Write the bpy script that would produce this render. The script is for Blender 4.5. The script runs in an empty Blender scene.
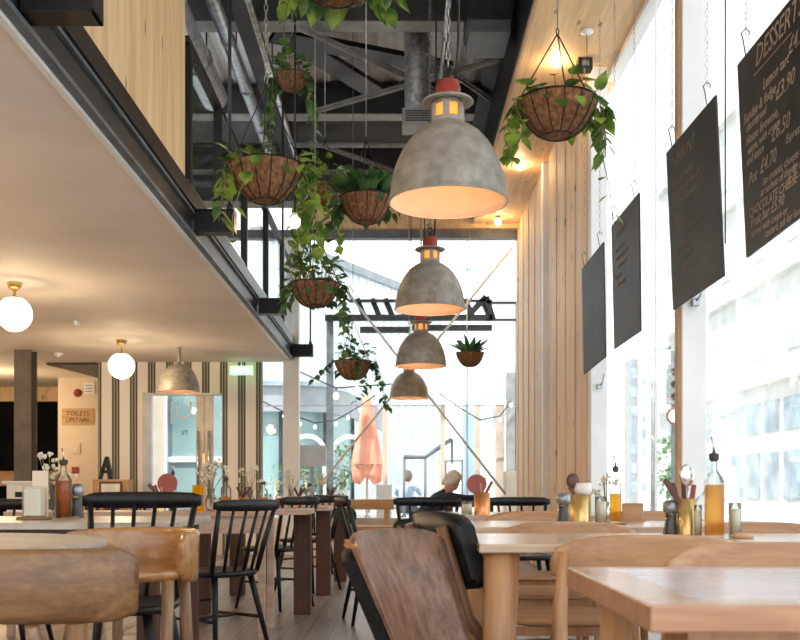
import bpy, bmesh, math, random
from mathutils import Vector, Matrix
R = math.radians
C = bpy.context.scene.collection
SC = bpy.context.scene
CX, HY, F, EYE = 398.0, 490.0, 1000.0, 0.88
def P(px, py, D):                       # photo pixel + depth (metres) -> point in the place
    return Vector(((px - CX) * D / F, D, EYE + (HY - py) * D / F))

# ------------------------------------------------------------------ materials
def _new(name):
    m = bpy.data.materials.new(name); m.use_nodes = True
    nt = m.node_tree; b = nt.nodes['Principled BSDF']
    return m, nt, b
def N(nt, t, **k):
    n = nt.nodes.new(t)
    for a, v in k.items(): setattr(n, a, v)
    return n
def noise_mat(name, c1, c2, scale=8, rough=.6, metal=0, detail=4, stretch=(1,1,1), bump=0, lo=.35, hi=.65, spec=.5, bscale=None, coat=0):
    m, nt, b = _new(name); L = nt.links
    tc = N(nt, 'ShaderNodeTexCoord'); mp = N(nt, 'ShaderNodeMapping'); mp.inputs['Scale'].default_value = stretch
    no = N(nt, 'ShaderNodeTexNoise'); no.inputs['Scale'].default_value = scale; no.inputs['Detail'].default_value = detail
    cr = N(nt, 'ShaderNodeValToRGB')
    cr.color_ramp.elements[0].position = lo; cr.color_ramp.elements[0].color = (*c1, 1)
    cr.color_ramp.elements[1].position = hi; cr.color_ramp.elements[1].color = (*c2, 1)
    L.new(tc.outputs['Object'], mp.inputs[0]); L.new(mp.outputs[0], no.inputs['Vector'])
    L.new(no.outputs['Fac'], cr.inputs[0]); L.new(cr.outputs[0], b.inputs['Base Color'])
    b.inputs['Roughness'].default_value = rough; b.inputs['Metallic'].default_value = metal
    b.inputs['Specular IOR Level'].default_value = spec
    if coat: b.inputs['Coat Weight'].default_value = coat; b.inputs['Coat Roughness'].default_value = .2
    if bump:
        bu = N(nt, 'ShaderNodeBump'); bu.inputs['Strength'].default_value = bump; bu.inputs['Distance'].default_value = .01
        L.new(no.outputs['Fac'], bu.inputs['Height']); L.new(bu.outputs[0], b.inputs['Normal'])
    return m
def plain(name, c, rough=.5, metal=0, spec=.5):
    c2 = tuple(min(1, x * 1.12 + .004) for x in c); c1 = tuple(x * .9 for x in c)
    return noise_mat(name, c1, c2, 5, rough, metal, 2, spec=spec)
def wood(name, dark, light, axis=0, rough=.45, scale=3, knots=False, coat=0, planks=None, gap=.35, dist=.8):
    m, nt, b = _new(name); L = nt.links
    tc = N(nt, 'ShaderNodeTexCoord'); mp = N(nt, 'ShaderNodeMapping')
    s = [12., 12., 12.]; s[axis] = .9
    mp.inputs['Scale'].default_value = s
    n1 = N(nt, 'ShaderNodeTexNoise'); n1.inputs['Scale'].default_value = scale; n1.inputs['Detail'].default_value = 6; n1.inputs['Distortion'].default_value = dist
    n2 = N(nt, 'ShaderNodeTexNoise'); n2.inputs['Scale'].default_value = scale * 5; n2.inputs['Detail'].default_value = 3
    L.new(tc.outputs['Object'], mp.inputs[0]); L.new(mp.outputs[0], n1.inputs['Vector']); L.new(mp.outputs[0], n2.inputs['Vector'])
    mx = N(nt, 'ShaderNodeMath', operation='MULTIPLY_ADD'); mx.inputs[1].default_value = .35
    L.new(n2.outputs['Fac'], mx.inputs[0]); 
    sc = N(nt, 'ShaderNodeMath', operation='MULTIPLY'); sc.inputs[1].default_value = .65; L.new(n1.outputs['Fac'], sc.inputs[0])
    L.new(sc.outputs[0], mx.inputs[2])
    cr = N(nt, 'ShaderNodeValToRGB'); cr.color_ramp.elements[0].position = .36; cr.color_ramp.elements[1].position = .64
    cr.color_ramp.elements[0].color = (*dark, 1); cr.color_ramp.elements[1].color = (*light, 1)
    L.new(mx.outputs[0], cr.inputs[0]); out = cr.outputs[0]
    def mixc(fac, col):
        nonlocal out
        mi = N(nt, 'ShaderNodeMix', data_type='RGBA'); L.new(fac, mi.inputs['Factor']); L.new(out, mi.inputs['A'])
        mi.inputs['B'].default_value = (*col, 1); out = mi.outputs['Result']
    if knots:
        vo = N(nt, 'ShaderNodeTexVoronoi'); mp2 = N(nt, 'ShaderNodeMapping'); s2 = [7., 7., 7.]; s2[axis] = 2.6
        mp2.inputs['Scale'].default_value = s2; L.new(tc.outputs['Object'], mp2.inputs[0]); L.new(mp2.outputs[0], vo.inputs['Vector']); vo.inputs['Scale'].default_value = 1
        cr2 = N(nt, 'ShaderNodeValToRGB'); cr2.color_ramp.elements[0].position = .07; cr2.color_ramp.elements[0].color = (1,1,1,1)
        cr2.color_ramp.elements[1].position = .15; cr2.color_ramp.elements[1].color = (0,0,0,1)
        L.new(vo.outputs['Distance'], cr2.inputs[0]); mixc(cr2.outputs[0], tuple(x * .4 for x in dark))
    if planks:                                  # (axis across, width)
        ax, w = planks
        sep = N(nt, 'ShaderNodeSeparateXYZ'); L.new(tc.outputs['Object'], sep.inputs[0])
        dv = N(nt, 'ShaderNodeMath', operation='DIVIDE'); dv.inputs[1].default_value = w; L.new(sep.outputs[ax], dv.inputs[0])
        fl = N(nt, 'ShaderNodeMath', operation='FLOOR'); L.new(dv.outputs[0], fl.inputs[0])
        wn = N(nt, 'ShaderNodeTexWhiteNoise', noise_dimensions='1D'); L.new(fl.outputs[0], wn.inputs['W'])
        hs = N(nt, 'ShaderNodeHueSaturation'); mr = N(nt, 'ShaderNodeMapRange'); mr.inputs['To Min'].default_value = 1 - gap; mr.inputs['To Max'].default_value = 1 + gap * .6
        L.new(wn.outputs['Value'], mr.inputs[0]); L.new(mr.outputs[0], hs.inputs['Value']); L.new(out, hs.inputs['Color']); out = hs.outputs[0]
        fr = N(nt, 'ShaderNodeMath', operation='FRACT'); L.new(dv.outputs[0], fr.inputs[0])
        lt = N(nt, 'ShaderNodeMath', operation='LESS_THAN'); lt.inputs[1].default_value = .035; L.new(fr.outputs[0], lt.inputs[0])
        mixc(lt.outputs[0], tuple(x * .25 for x in dark))
    L.new(out, b.inputs['Base Color']); b.inputs['Roughness'].default_value = rough
    if coat: b.inputs['Coat Weight'].default_value = coat; b.inputs['Coat Roughness'].default_value = .15
    return m
def emit(name, c, s):
    m, nt, b = _new(name); b.inputs['Emission Color'].default_value = (*c, 1); b.inputs['Emission Strength'].default_value = s
    b.inputs['Base Color'].default_value = (*c, 1); return m
def glass(name, tint=(.97,.985,.98), refl=.6, body=None, bodyfac=0, rough=.02):
    m, nt, b = _new(name); L = nt.links; nt.nodes.remove(b); out = nt.nodes['Material Output']
    tr = N(nt, 'ShaderNodeBsdfTransparent'); tr.inputs[0].default_value = (*tint, 1)
    gl = N(nt, 'ShaderNodeBsdfGlossy'); gl.inputs['Roughness'].default_value = rough
    lw = N(nt, 'ShaderNodeFresnel'); lw.inputs['IOR'].default_value = 1.45
    mu = N(nt, 'ShaderNodeMath', operation='MULTIPLY'); mu.inputs[1].default_value = refl; L.new(lw.outputs[0], mu.inputs[0])
    src = tr.outputs[0]
    if body:
        df = N(nt, 'ShaderNodeBsdfDiffuse'); df.inputs[0].default_value = (*body, 1)
        tl = N(nt, 'ShaderNodeBsdfTranslucent'); tl.inputs[0].default_value = (*body, 1)
        a = N(nt, 'ShaderNodeMixShader'); a.inputs[0].default_value = .5; L.new(df.outputs[0], a.inputs[1]); L.new(tl.outputs[0], a.inputs[2])
        m2 = N(nt, 'ShaderNodeMixShader'); m2.inputs[0].default_value = bodyfac; L.new(src, m2.inputs[1]); L.new(a.outputs[0], m2.inputs[2]); src = m2.outputs[0]
    ms = N(nt, 'ShaderNodeMixShader'); L.new(mu.outputs[0], ms.inputs[0]); L.new(src, ms.inputs[1]); L.new(gl.outputs[0], ms.inputs[2])
    L.new(ms.outputs[0], out.inputs[0]); return m

M = {}
M['black'] = noise_mat('black_paint', (.005,.005,.005), (.012,.012,.013), 30, .4, spec=.35)
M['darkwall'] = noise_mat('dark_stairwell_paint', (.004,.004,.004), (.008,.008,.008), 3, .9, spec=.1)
M['steel'] = noise_mat('dark_steel', (.018,.02,.023), (.035,.038,.042), 6, .42, .3)
M['roofsteel'] = noise_mat('roof_steel', (.03,.031,.033), (.055,.056,.058), 4, .6)
M['bluegrey'] = noise_mat('painted_steel', (.10,.115,.13), (.16,.18,.2), 5, .5, .2)
M['midgrey'] = noise_mat('grey_steel', (.22,.22,.21), (.32,.32,.31), 5, .5, .2)
M['colgrey'] = noise_mat('column_steel', (.085,.07,.055), (.125,.105,.085), 5, .5, .1)
M['deck'] = noise_mat('roof_deck', (.78,.80,.82), (.88,.90,.92), 3, .6)
M['white'] = noise_mat('white_plaster', (.76,.745,.72), (.82,.81,.79), 3, .7)
M['ceil'] = noise_mat('ceiling_plaster', (.76,.69,.63), (.82,.75,.69), 2, .75)
M['whitepaint'] = noise_mat('white_metal_paint', (.80,.82,.82), (.88,.89,.89), 3, .45)
M['cream'] = noise_mat('cream_paint', (.74,.62,.48), (.80,.69,.56), 3, .7)
M['ply'] = wood('birch_plywood', (.66,.42,.20), (.84,.61,.35), 2, .55, .7, knots=True)
M['plysoffit'] = wood('soffit_plywood', (.62,.40,.20), (.82,.59,.34), 1, .55, .7, knots=True)
M['clt'] = wood('pine_cladding', (.70,.47,.27), (.90,.70,.47), 2, .6, .8, knots=True)
M['pine_y'] = wood('pine_rail', (.45,.24,.10), (.62,.38,.18), 0, .5, 1)
M['floor'] = wood('grey_oak_floor', (.17,.12,.09), (.38,.32,.28), 1, .33, .9, planks=(0, .14), gap=.25)
M['oakL'] = wood('brown_oak', (.135,.06,.022), (.27,.14,.055), 0, .38, 2.2, coat=.15)
M['oakLs'] = wood('brown_oak_turned', (.19,.095,.04), (.32,.18,.085), 2, .4, 2.2, coat=.15)
M['honey'] = wood('honey_oak', (.29,.125,.035), (.46,.225,.075), 0, .25, 2, coat=.4)
M['pale'] = wood('pale_oak', (.38,.185,.08), (.56,.32,.165), 0, .42, 1.8, coat=.1)
M['palev'] = wood('pale_oak_upright', (.36,.165,.065), (.53,.285,.13), 2, .42, 1.8, coat=.1)
M['paletop'] = wood('pale_table_oak', (.45,.30,.20), (.64,.48,.35), 0, .22, 1.4, coat=.3)
M['nearedge'] = wood('near_table_oak', (.36,.165,.075), (.54,.30,.16), 0, .3, 2, coat=.3)
M['inset'] = noise_mat('mauve_laminate', (.36,.23,.24), (.48,.34,.35), 6, .25, detail=6, stretch=(.4,3,1), coat=.3)
M['marble'] = noise_mat('worn_stone', (.42,.36,.29), (.62,.55,.46), 9, .3, detail=8)
M['roundtop'] = noise_mat('scrubbed_oak', (.36,.29,.22), (.50,.42,.34), 6, .55, detail=6, stretch=(.5,4,1))
M['brownleg'] = wood('reddish_brown_wood', (.045,.013,.006), (.10,.034,.015), 2, .5, 2)
M['pinktop'] = wood('pinkish_oak', (.42,.28,.20), (.58,.42,.31), 0, .4, 1.6)
M['walnut'] = wood('walnut_veneer', (.10,.045,.026), (.27,.14,.085), 2, .42, 4.5, coat=.12, dist=.15)
M['orangewood'] = wood('teak_edge', (.32,.12,.03), (.52,.23,.07), 2, .3, 2, coat=.3)
M['brownbent'] = wood('bent_walnut', (.12,.05,.022), (.24,.11,.05), 2, .35, 2)
M['leather'] = noise_mat('black_leather', (.006,.006,.006), (.014,.013,.012), 60, .5, bump=.1, spec=.25)
M['lamp'] = noise_mat('aged_zinc', (.235,.215,.185), (.37,.345,.30), 16, .5, .25, detail=8, bump=.04)
M['lampin'] = noise_mat('lamp_lining', (.74,.56,.42), (.84,.67,.52), 5, .6)
M['red'] = noise_mat('red_lamp_cap', (.20,.025,.017), (.36,.05,.035), 14, .5, detail=6)
M['galv'] = noise_mat('galvanised_metal', (.24,.26,.29), (.46,.49,.53), 14, .3, .8, detail=6)
M['foil'] = noise_mat('foil_wrapped_duct', (.38,.39,.40), (.75,.77,.78), 22, .3, .8, detail=8, bump=.5)
M['coir'] = noise_mat('coir_liner', (.12,.05,.02), (.29,.14,.06), 45, .95, detail=8, bump=.5)
M['wire'] = noise_mat('black_wire', (.012,.01,.01), (.03,.025,.02), 20, .5, .4)
M['chain'] = noise_mat('dull_chain', (.25,.24,.22), (.40,.39,.36), 20, .4, .6)
M['stem'] = noise_mat('plant_stem', (.12,.10,.04), (.22,.20,.08), 20, .6)
M['chalkboard'] = noise_mat('chalkboard', (.012,.012,.012), (.032,.031,.030), 5, .55, detail=6)
M['chalk'] = plain('chalk', (.42,.33,.26), .9)
M['winglass'] = glass('window_glass', refl=.35)
M['jar'] = glass('jar_glass', tint=(.96,.97,.95), refl=.9, body=(.85,.86,.8), bodyfac=.05)
M['bulbglass'] = emit('lit_bulb', (1,.62,.28), 14)
M['globe'] = emit('lit_opal_globe', (1,.80,.55), 5)
M['oil'] = glass('olive_oil', tint=(1,.72,.04), refl=.25, body=(1,.52,.0), bodyfac=.45)
M['darkoil'] = glass('dark_vinegar', tint=(.9,.48,.07), refl=.3, body=(.45,.18,.015), bodyfac=.4)
M['napkin'] = plain('paper_napkins', (.78,.76,.72), .9)
M['candle'] = plain('cream_wax', (.80,.76,.62), .6)
M['brass'] = noise_mat('brass_tin', (.50,.33,.11), (.72,.52,.22), 10, .3, .7)
M['copper'] = noise_mat('copper_tin', (.50,.20,.07), (.75,.34,.14), 10, .3, .6)
M['redwood'] = plain('red_paddle', (.30,.06,.045), .5)
M['darkwood'] = plain('dark_handle_wood', (.10,.035,.022), .4)
M['silver'] = noise_mat('steel_cutlery', (.5,.5,.5), (.75,.75,.75), 10, .2, .9)
M['pepper'] = plain('peppercorns', (.05,.045,.045), .7)
M['tray'] = plain('tray_wood', (.20,.10,.05), .5)
M['flower'] = plain('dried_flowers', (.72,.66,.52), .9)
M['tan'] = plain('tan_timber', (.55,.36,.22), .6)
def leafmat(name, d, l):
    m, nt, b = _new(name); L = nt.links
    tc = N(nt, 'ShaderNodeTexCoord'); no = N(nt, 'ShaderNodeTexNoise'); no.inputs['Scale'].default_value = 9
    cr = N(nt, 'ShaderNodeValToRGB'); cr.color_ramp.elements[0].position = .4; cr.color_ramp.elements[1].position = .62
    cr.color_ramp.elements[0].color = (*d, 1); cr.color_ramp.elements[1].color = (*l, 1)
    L.new(tc.outputs['Object'], no.inputs['Vector']); L.new(no.outputs['Fac'], cr.inputs[0]); L.new(cr.outputs[0], b.inputs['Base Color'])
    b.inputs['Roughness'].default_value = .38
    tl = N(nt, 'ShaderNodeBsdfTranslucent'); L.new(cr.outputs[0], tl.inputs[0]); ms = N(nt, 'ShaderNodeMixShader'); ms.inputs[0].default_value = .4
    L.new(b.outputs[0], ms.inputs[1]); L.new(tl.outputs[0], ms.inputs[2]); L.new(ms.outputs[0], nt.nodes['Material Output'].inputs[0])
    return m
M['leaf'] = leafmat('pothos_leaf', (.06,.15,.022), (.32,.46,.07))
M['leafdark'] = leafmat('dark_leaf', (.03,.09,.03), (.11,.22,.07))
M['ivy'] = leafmat('ivy_leaf', (.04,.10,.03), (.14,.25,.07))

# ------------------------------------------------------------------ mesh builder
class MB:
    def __init__(s): s.v = []; s.f = []; s.sm = []
    def add(s, vs, fs, smooth=False):
        o = len(s.v); s.v += [tuple(v) for v in vs]; s.f += [tuple(i + o for i in f) for f in fs]; s.sm += [smooth] * len(fs); return s
    def box(s, a, b, rz=0, mat=None):
        x0,y0,z0 = a; x1,y1,z1 = b
        vs = [Vector(p) for p in ((x0,y0,z0),(x1,y0,z0),(x1,y1,z0),(x0,y1,z0),(x0,y0,z1),(x1,y0,z1),(x1,y1,z1),(x0,y1,z1))]
        if rz:
            c = Vector(((x0+x1)/2,(y0+y1)/2,0)); m_ = Matrix.Rotation(rz,3,'Z'); vs = [m_ @ (v-c) + c for v in vs]
        if mat: vs = [mat @ v for v in vs]
        return s.add(vs, [(0,3,2,1),(4,5,6,7),(0,1,5,4),(1,2,6,5),(2,3,7,6),(3,0,4,7)])
    def bar(s, p, q, w, h, up=(0,0,1)):                 # rectangular bar from p to q
        p, q = Vector(p), Vector(q); d = (q-p).normalized(); u = Vector(up)
        if abs(d.dot(u)) > .98: u = Vector((0,1,0))
        a = d.cross(u).normalized() * (w/2); b = a.cross(d).normalized() * (h/2)
        vs = [e + sa*a + sb*b for e in (p,q) for sa,sb in ((-1,-1),(1,-1),(1,1),(-1,1))]
        return s.add(vs, [(0,1,2,3),(7,6,5,4),(0,4,5,1),(1,5,6,2),(2,6,7,3),(3,7,4,0)])
    def tube(s, pts, r, n=8, closed=False):
        pts = [Vector(p) for p in pts]; k = len(pts)
        rs = r if isinstance(r, (list, tuple)) else [r]*k
        vs = []; prev = None
        for i, p in enumerate(pts):
            if closed: d = pts[(i+1)%k] - pts[i-1]
            else: d = pts[min(i+1,k-1)] - pts[max(i-1,0)]
            d = d.normalized() if d.length > 1e-9 else Vector((0,0,1))
            if prev is None:
                u = Vector((0,0,1)) if abs(d.z) < .9 else Vector((1,0,0)); a = d.cross(u).normalized()
            else:
                a = prev - d * prev.dot(d); a = a.normalized() if a.length > 1e-6 else d.cross(Vector((0,0,1))).normalized()
            prev = a; b = d.cross(a)
            vs += [p + (a*math.cos(t) + b*math.sin(t)) * rs[i] for t in (2*math.pi*j/n for j in range(n))]
        fs = []
        for i in range(k if closed else k-1):
            i2 = (i+1) % k
            fs += [(i*n+j, i*n+(j+1)%n, i2*n+(j+1)%n, i2*n+j) for j in range(n)]
        s.add(vs, fs, True)
        if not closed:
            o = len(s.v) - len(vs)
            s.f += [tuple(o + j for j in reversed(range(n))), tuple(o + (k-1)*n + j for j in range(n))]; s.sm += [False]*2
        return s
    def lathe(s, prof, c=(0,0,0), n=24, cap=True, sx=1, sy=1):     # prof: (r,z)
        c = Vector(c); vs = []
        for r, z in prof: vs += [c + Vector((r*sx*math.cos(2*math.pi*j/n), r*sy*math.sin(2*math.pi*j/n), z)) for j in range(n)]
        k = len(prof)
        s.add(vs, [(i*n+j, i*n+(j+1)%n, (i+1)*n+(j+1)%n, (i+1)*n+j) for i in range(k-1) for j in range(n)], True)
        if cap:
            o = len(s.v) - len(vs)
            s.f += [tuple(o + j for j in reversed(range(n))), tuple(o + (k-1)*n + j for j in range(n))]; s.sm += [False]*2
        return s
    def ball(s, c, r, n=16, m=10, sc=(1,1,1)):
        c = Vector(c); 
        prof = [(max(r*math.sin(math.pi*i/m), r*.01), -r*math.cos(math.pi*i/m)*sc[2]) for i in range(m+1)]
        return s.lathe(prof, c, n, True, sc[0], sc[1])
    def prism(s, poly, ext, flip=False):                 # poly: list of 3D points, ext: extrusion vector
        n = len(poly); e = Vector(ext); vs = [Vector(p) for p in poly] + [Vector(p)+e for p in poly]
        return s.add(vs, [tuple(reversed(range(n))), tuple(range(n,2*n))] + [(i,(i+1)%n,n+(i+1)%n,n+i) for i in range(n)])
    def band(s, rows, smooth=True, closed=False):        # closed skin: rows of equal-length point lists forming a loop cross-section per station
        k = len(rows); n = len(rows[0]); vs = [p for r in rows for p in r]
        fs = [(i*n+j, i*n+(j+1)%n, (i+1)*n+(j+1)%n, (i+1)*n+j) for i in range(k-1) for j in range(n)]
        s.add(vs, fs, smooth); o = len(s.v) - len(vs)
        s.f += [tuple(o + j for j in reversed(range(n))), tuple(o + (k-1)*n + j for j in range(n))]; s.sm += [False]*2
        return s
    def build(s, name, m, parent=None, bevel=0, loc=None, label=None, seg=2, fix=True):
        me = bpy.data.meshes.new(name); me.from_pydata(s.v, [], s.f); me.update()
        if fix:
            bm = bmesh.new(); bm.from_mesh(me); bmesh.ops.recalc_face_normals(bm, faces=bm.faces); bm.to_mesh(me); bm.free()
        me.polygons.foreach_set('use_smooth', s.sm)
        if isinstance(m, str): m = M[m]
        me.materials.append(m)
        o = bpy.data.objects.new(name, me); C.objects.link(o)
        if parent: o.parent = parent
        if loc is not None: o.location = loc
        if label: o['label'] = label
        if bevel:
            b = o.modifiers.new('bevel', 'BEVEL'); b.width = bevel; b.segments = seg; b.limit_method = 'ANGLE'; b.angle_limit = R(40)
        return o
def tag(o, label=None, cat=None, group=None, kind=None):
    if label: o['label'] = label
    if cat: o['category'] = cat
    if group: o['group'] = group
    if kind: o['kind'] = kind
    return o
def thing(name, label, cat, loc=(0,0,0), rz=0, group=None):
    o = bpy.data.objects.new(name, None); C.objects.link(o); o.empty_display_size = .1
    o.location = loc; o.rotation_euler = (0,0,rz); return tag(o, label, cat, group)
def struct(o): o['kind'] = 'structure'; return o
KIDS = {}
def kids(o): return [c for c in bpy.data.objects if c.parent == o]
def copy_tree(o, parent=None):
    c = o.copy(); C.objects.link(c)
    if parent: c.parent = parent
    for ch in kids(o): copy_tree(ch, c)
    return c
def inst(proto, label, loc, rz=0, s=1, first=[]):
    if proto not in first: first.append(proto); o = proto
    else: o = copy_tree(proto)
    o.location = loc; o.rotation_euler = (0,0,rz); o.scale = (s,s,s); o['label'] = label
    return o
def text_mb(body, size, font_shear=0, ext=.0015, width=None):
    cu = bpy.data.curves.new('t', 'FONT'); cu.body = body; cu.size = size; cu.extrude = ext; cu.shear = font_shear
    cu.align_x = 'LEFT'; cu.resolution_u = 2
    ob = bpy.data.objects.new('t', cu); C.objects.link(ob)
    dg = bpy.context.evaluated_depsgraph_get(); dg.update(); me = bpy.data.meshes.new_from_object(ob.evaluated_get(dg))
    vs = [Vector(v.co) for v in me.vertices]; fs = [tuple(p.vertices) for p in me.polygons]
    bpy.data.objects.remove(ob); bpy.data.meshes.remove(me); bpy.data.curves.remove(cu)
    if width and vs:
        w = max(v.x for v in vs); 
        vs = [Vector((v.x*width/w, v.y, v.z)) for v in vs]
    return vs, fs
# ================================================================== THE ROOM
ZC, ZS, ZR = 2.62, 4.44, 5.45          # mezzanine underside, plywood soffit, roof deck
YB = 13.6                              # plane of the end glazing
struct(MB().box((-9,-3,-.12),(1.95,17.2,0)).build('floor','floor'))
struct(MB().box((-9,-3,ZC),(-1.465,YB,ZC+.20)).build('ceiling_mezzanine','ceil'))
struct(MB().box((-9,YB,ZC),(-4.08,17.2,ZC+.2)).build('ceiling_passage','ceil'))
struct(MB().box((-1.475,-3,ZC-.012),(-1.445,YB,ZC+.03)).build('trim_1','whitepaint'))
# dark edge channel of the mezzanine
e = MB()
e.box((-1.445,-3,ZC+.005),(-1.40,YB,ZC+.03)); e.box((-1.46,-3,ZC+.03),(-1.45,YB,ZC+.185)); e.box((-1.445,-3,ZC+.165),(-1.40,YB,ZC+.185))
struct(e.build('trim_2','bluegrey',bevel=.003))
struct(MB().box((-1.448,-3,ZC+.03),(-1.425,YB,ZC+.165)).build('trim_3','steel'))
struct(MB().box((-1.465,-3,ZC+.185),(-1.385,YB,ZC+.30)).build('trim_4','black'))
# plywood parapet (near part)
struct(MB().box((-1.47,-3,ZC+.30),(-1.41,6.62,ZR-.25)).build('wall_parapet','ply'))
# outrigger brackets with hanger rods
for i,(D, lab) in enumerate(((3.78,'black steel outrigger at the top left corner of the view'),(6.95,'black steel outrigger beside the end of the plywood parapet'),
                             (10.15,'black steel outrigger halfway along the glass balustrade'),(13.35,'black steel outrigger at the far tip of the mezzanine'))):
    t = thing('steel_outrigger', lab, 'bracket', (-1.43, D, 2.66), 0, 'outriggers along the mezzanine edge')
    o = MB(); o.box((0.02,-.06,0),(.30,.06,.012)); o.box((.02,-.06,.148),(.30,.06,.16)); o.box((.02,-.05,.012),(.29,.05,.148)); o.box((.285,-.06,0),(.30,.06,.16))
    o.build('arm','black',t,bevel=.002)
    MB().tube([(.26,0,.16),(.26,0,ZR-2.66-.25)], .012 if i else .01, 8).build('hanger_rod','steel',t)
    MB().tube([(.26,0,.16),(.26,0,.20)], .022, 8).build('clevis','steel',t)
# glass balustrade on the mezzanine
t = thing('glass_balustrade','black framed glass balustrade along the mezzanine edge above the white ceiling','balustrade',(0,0,0))
zt = EYE + 3.03
MB().box((-1.45,6.66,zt-.05),(-1.39,YB,zt)).build('top_rail','black',t,bevel=.004)
MB().box((-1.44,6.66,ZC+.30),(-1.40,YB,ZC+.33)).build('bottom_rail','galv',t)
for y in (6.72,7.85,9.2,10.7,12.2,13.5): MB().box((-1.445,y-.03,ZC+.30),(-1.385,y+.03,zt-.05)).build('post','black',t,bevel=.003)
MB().box((-1.425,6.66,ZC+.33),(-1.413,YB,zt-.05)).build('pane','winglass',t)
# roof deck: corrugated sheet
rf = MB(); xs = [-9 + .05*i for i in range(int(10.3/.05)+1)]; prof = [(x, ZR + (.03 if (i//2)%2 else 0)) for i,x in enumerate(xs)]
vs = [(x,-3,z) for x,z in prof] + [(x,YB+.2,z) for x,z in prof]; n = len(prof)
rf.add(vs, [(i,i+1,n+i+1,n+i) for i in range(n-1)]); rf.box((-9,-3,ZR+.06),(2.1,YB+.2,ZR+.2)); struct(rf.build('ceiling_roof_deck','deck',fix=False))
# roof beams
def ibeam(y, x0=-9, x1=1.02, z0=5.08, z1=5.42, w=.2, name='ceiling_beam', m='roofsteel'):
    b = MB(); b.box((x0,y-w/2,z0),(x1,y+w/2,z0+.02)); b.box((x0,y-w/2,z1-.02),(x1,y+w/2,z1)); b.box((x0,y-.012,z0+.02),(x1,y+.012,z1-.02)); return struct(b.build(name,m))
for y in (3.4,6.2,9.05,11.25,13.2):
    ibeam(y); struct(MB().box((-9,y-.1,5.068),(1.02,y+.1,5.079)).build('trim_%d'%(20+int(y)),'midgrey'))
struct(MB().box((-9,11.5,5.15),(1.02,12.3,5.40)).build('ceiling_bulkhead','roofsteel'))
for x in (-1.35,.95):
    b = MB(); b.box((x-.1,-3,5.05),(x+.1,YB,5.07)); b.box((x-.012,-3,5.07),(x+.012,YB,5.40)); struct(b.build('ceiling_beam','roofsteel'))
def brace(p,q,label):
    b = MB().bar(p,q,.07,.012); b.bar(p,q,.012,.06); return tag(b.build('roof_brace','midgrey'),label,'brace','flat steel braces under the roof deck')
brace((-.88,8.96,5.02),(.44,10.4,5.02),'long grey roof brace running down right towards the spiral duct')
brace((-.90,10.9,5.01),(.96,9.45,4.95),'long grey roof brace rising right behind the big pendant cap')
brace((-1.04,11.8,5.0),(.03,13.0,5.0),'low grey roof brace above the strappy leaved basket')
brace((.25,9.4,4.98),(.98,10.6,5.02),'short grey roof brace right of the red lamp cap')
def dark(p,q,label): return tag(MB().bar(p,q,.26,.05).build('roof_shadow_bar','black'),label,'girder','dark girders under the roof deck')  # black bars stand in for the diagonal shadows on the roof deck
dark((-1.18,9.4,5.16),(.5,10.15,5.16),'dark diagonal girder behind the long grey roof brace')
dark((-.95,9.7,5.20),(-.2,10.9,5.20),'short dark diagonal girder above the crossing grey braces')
# soffit over the right aisle
struct(MB().box((1.02,-3,ZS),(1.9,YB,ZS+.06)).build('ceiling_soffit','plysoffit'))
struct(MB().box((1.0,-3,ZS-.01),(1.02,YB,ZS+.05)).build('trim_5','tan'))
struct(MB().box((1.0,-3,ZS+.05),(1.06,YB,ZR)).build('wall_soffit_fascia','black'))
# end wall: fascia, glazing, white column
struct(MB().box((-1.35,13.35,ZS-.06),(1.62,YB,ZS+.30)).build('wall_fascia','plysoffit'))
struct(MB().box((-9,13.35,ZS+.30),(1.62,YB+.1,ZR)).build('wall_back_upper','roofsteel'))
struct(MB().box((-9,13.45,ZS-.17),(1.62,13.6,ZS-.06)).build('trim_6','bluegrey'))
w = thing('window_1', None, None); struct(w)
MB().box((-1.85,13.60,.50),(1.60,13.615,ZS-.17)).build('pane','winglass',w)
MB().box((-9,13.60,ZC+.2),(-1.85,13.615,ZS-.17)).build('pane','winglass',w)
for x in (.94,): MB().box((x-.008,13.59,.5),(x+.008,13.625,ZS-.17)).build('frame','whitepaint',w)
MB().box((-1.85,13.59,2.02),(1.6,13.625,2.03)).build('frame','whitepaint',w)
struct(MB().box((-1.85,13.58,0),(1.60,13.66,.50)).build('wall_back','cream'))
struct(MB().box((-1.85,13.50,.02),(1.60,13.58,.14)).build('baseboard_back','brownleg'))
struct(MB().box((-1.54,13.40,0),(-1.33,13.58,ZS-.17)).build('wall_column_1','whitepaint',bevel=.01))
for (a,b_,lab) in (((372.5,330),(505,494),'thin steel rod crossing down to the right behind the smallest pendant'),((318,487),(512,248),'thin steel rod crossing up to the right behind the pendants')):
    p=P(a[0],a[1],13.3)
    if lab.startswith('thin steel rod crossing down'): p=P(338,281,13.3)
    tag(MB().tube([p+Vector((0,-.06 if 'down' in lab else 0,0)),P(b_[0],b_[1],13.3)+Vector((0,-.06 if 'down' in lab else 0,0))],.016,8).build('brace_rod','whitepaint'),lab,'rod','crossed tension rods at the end glazing')
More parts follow.
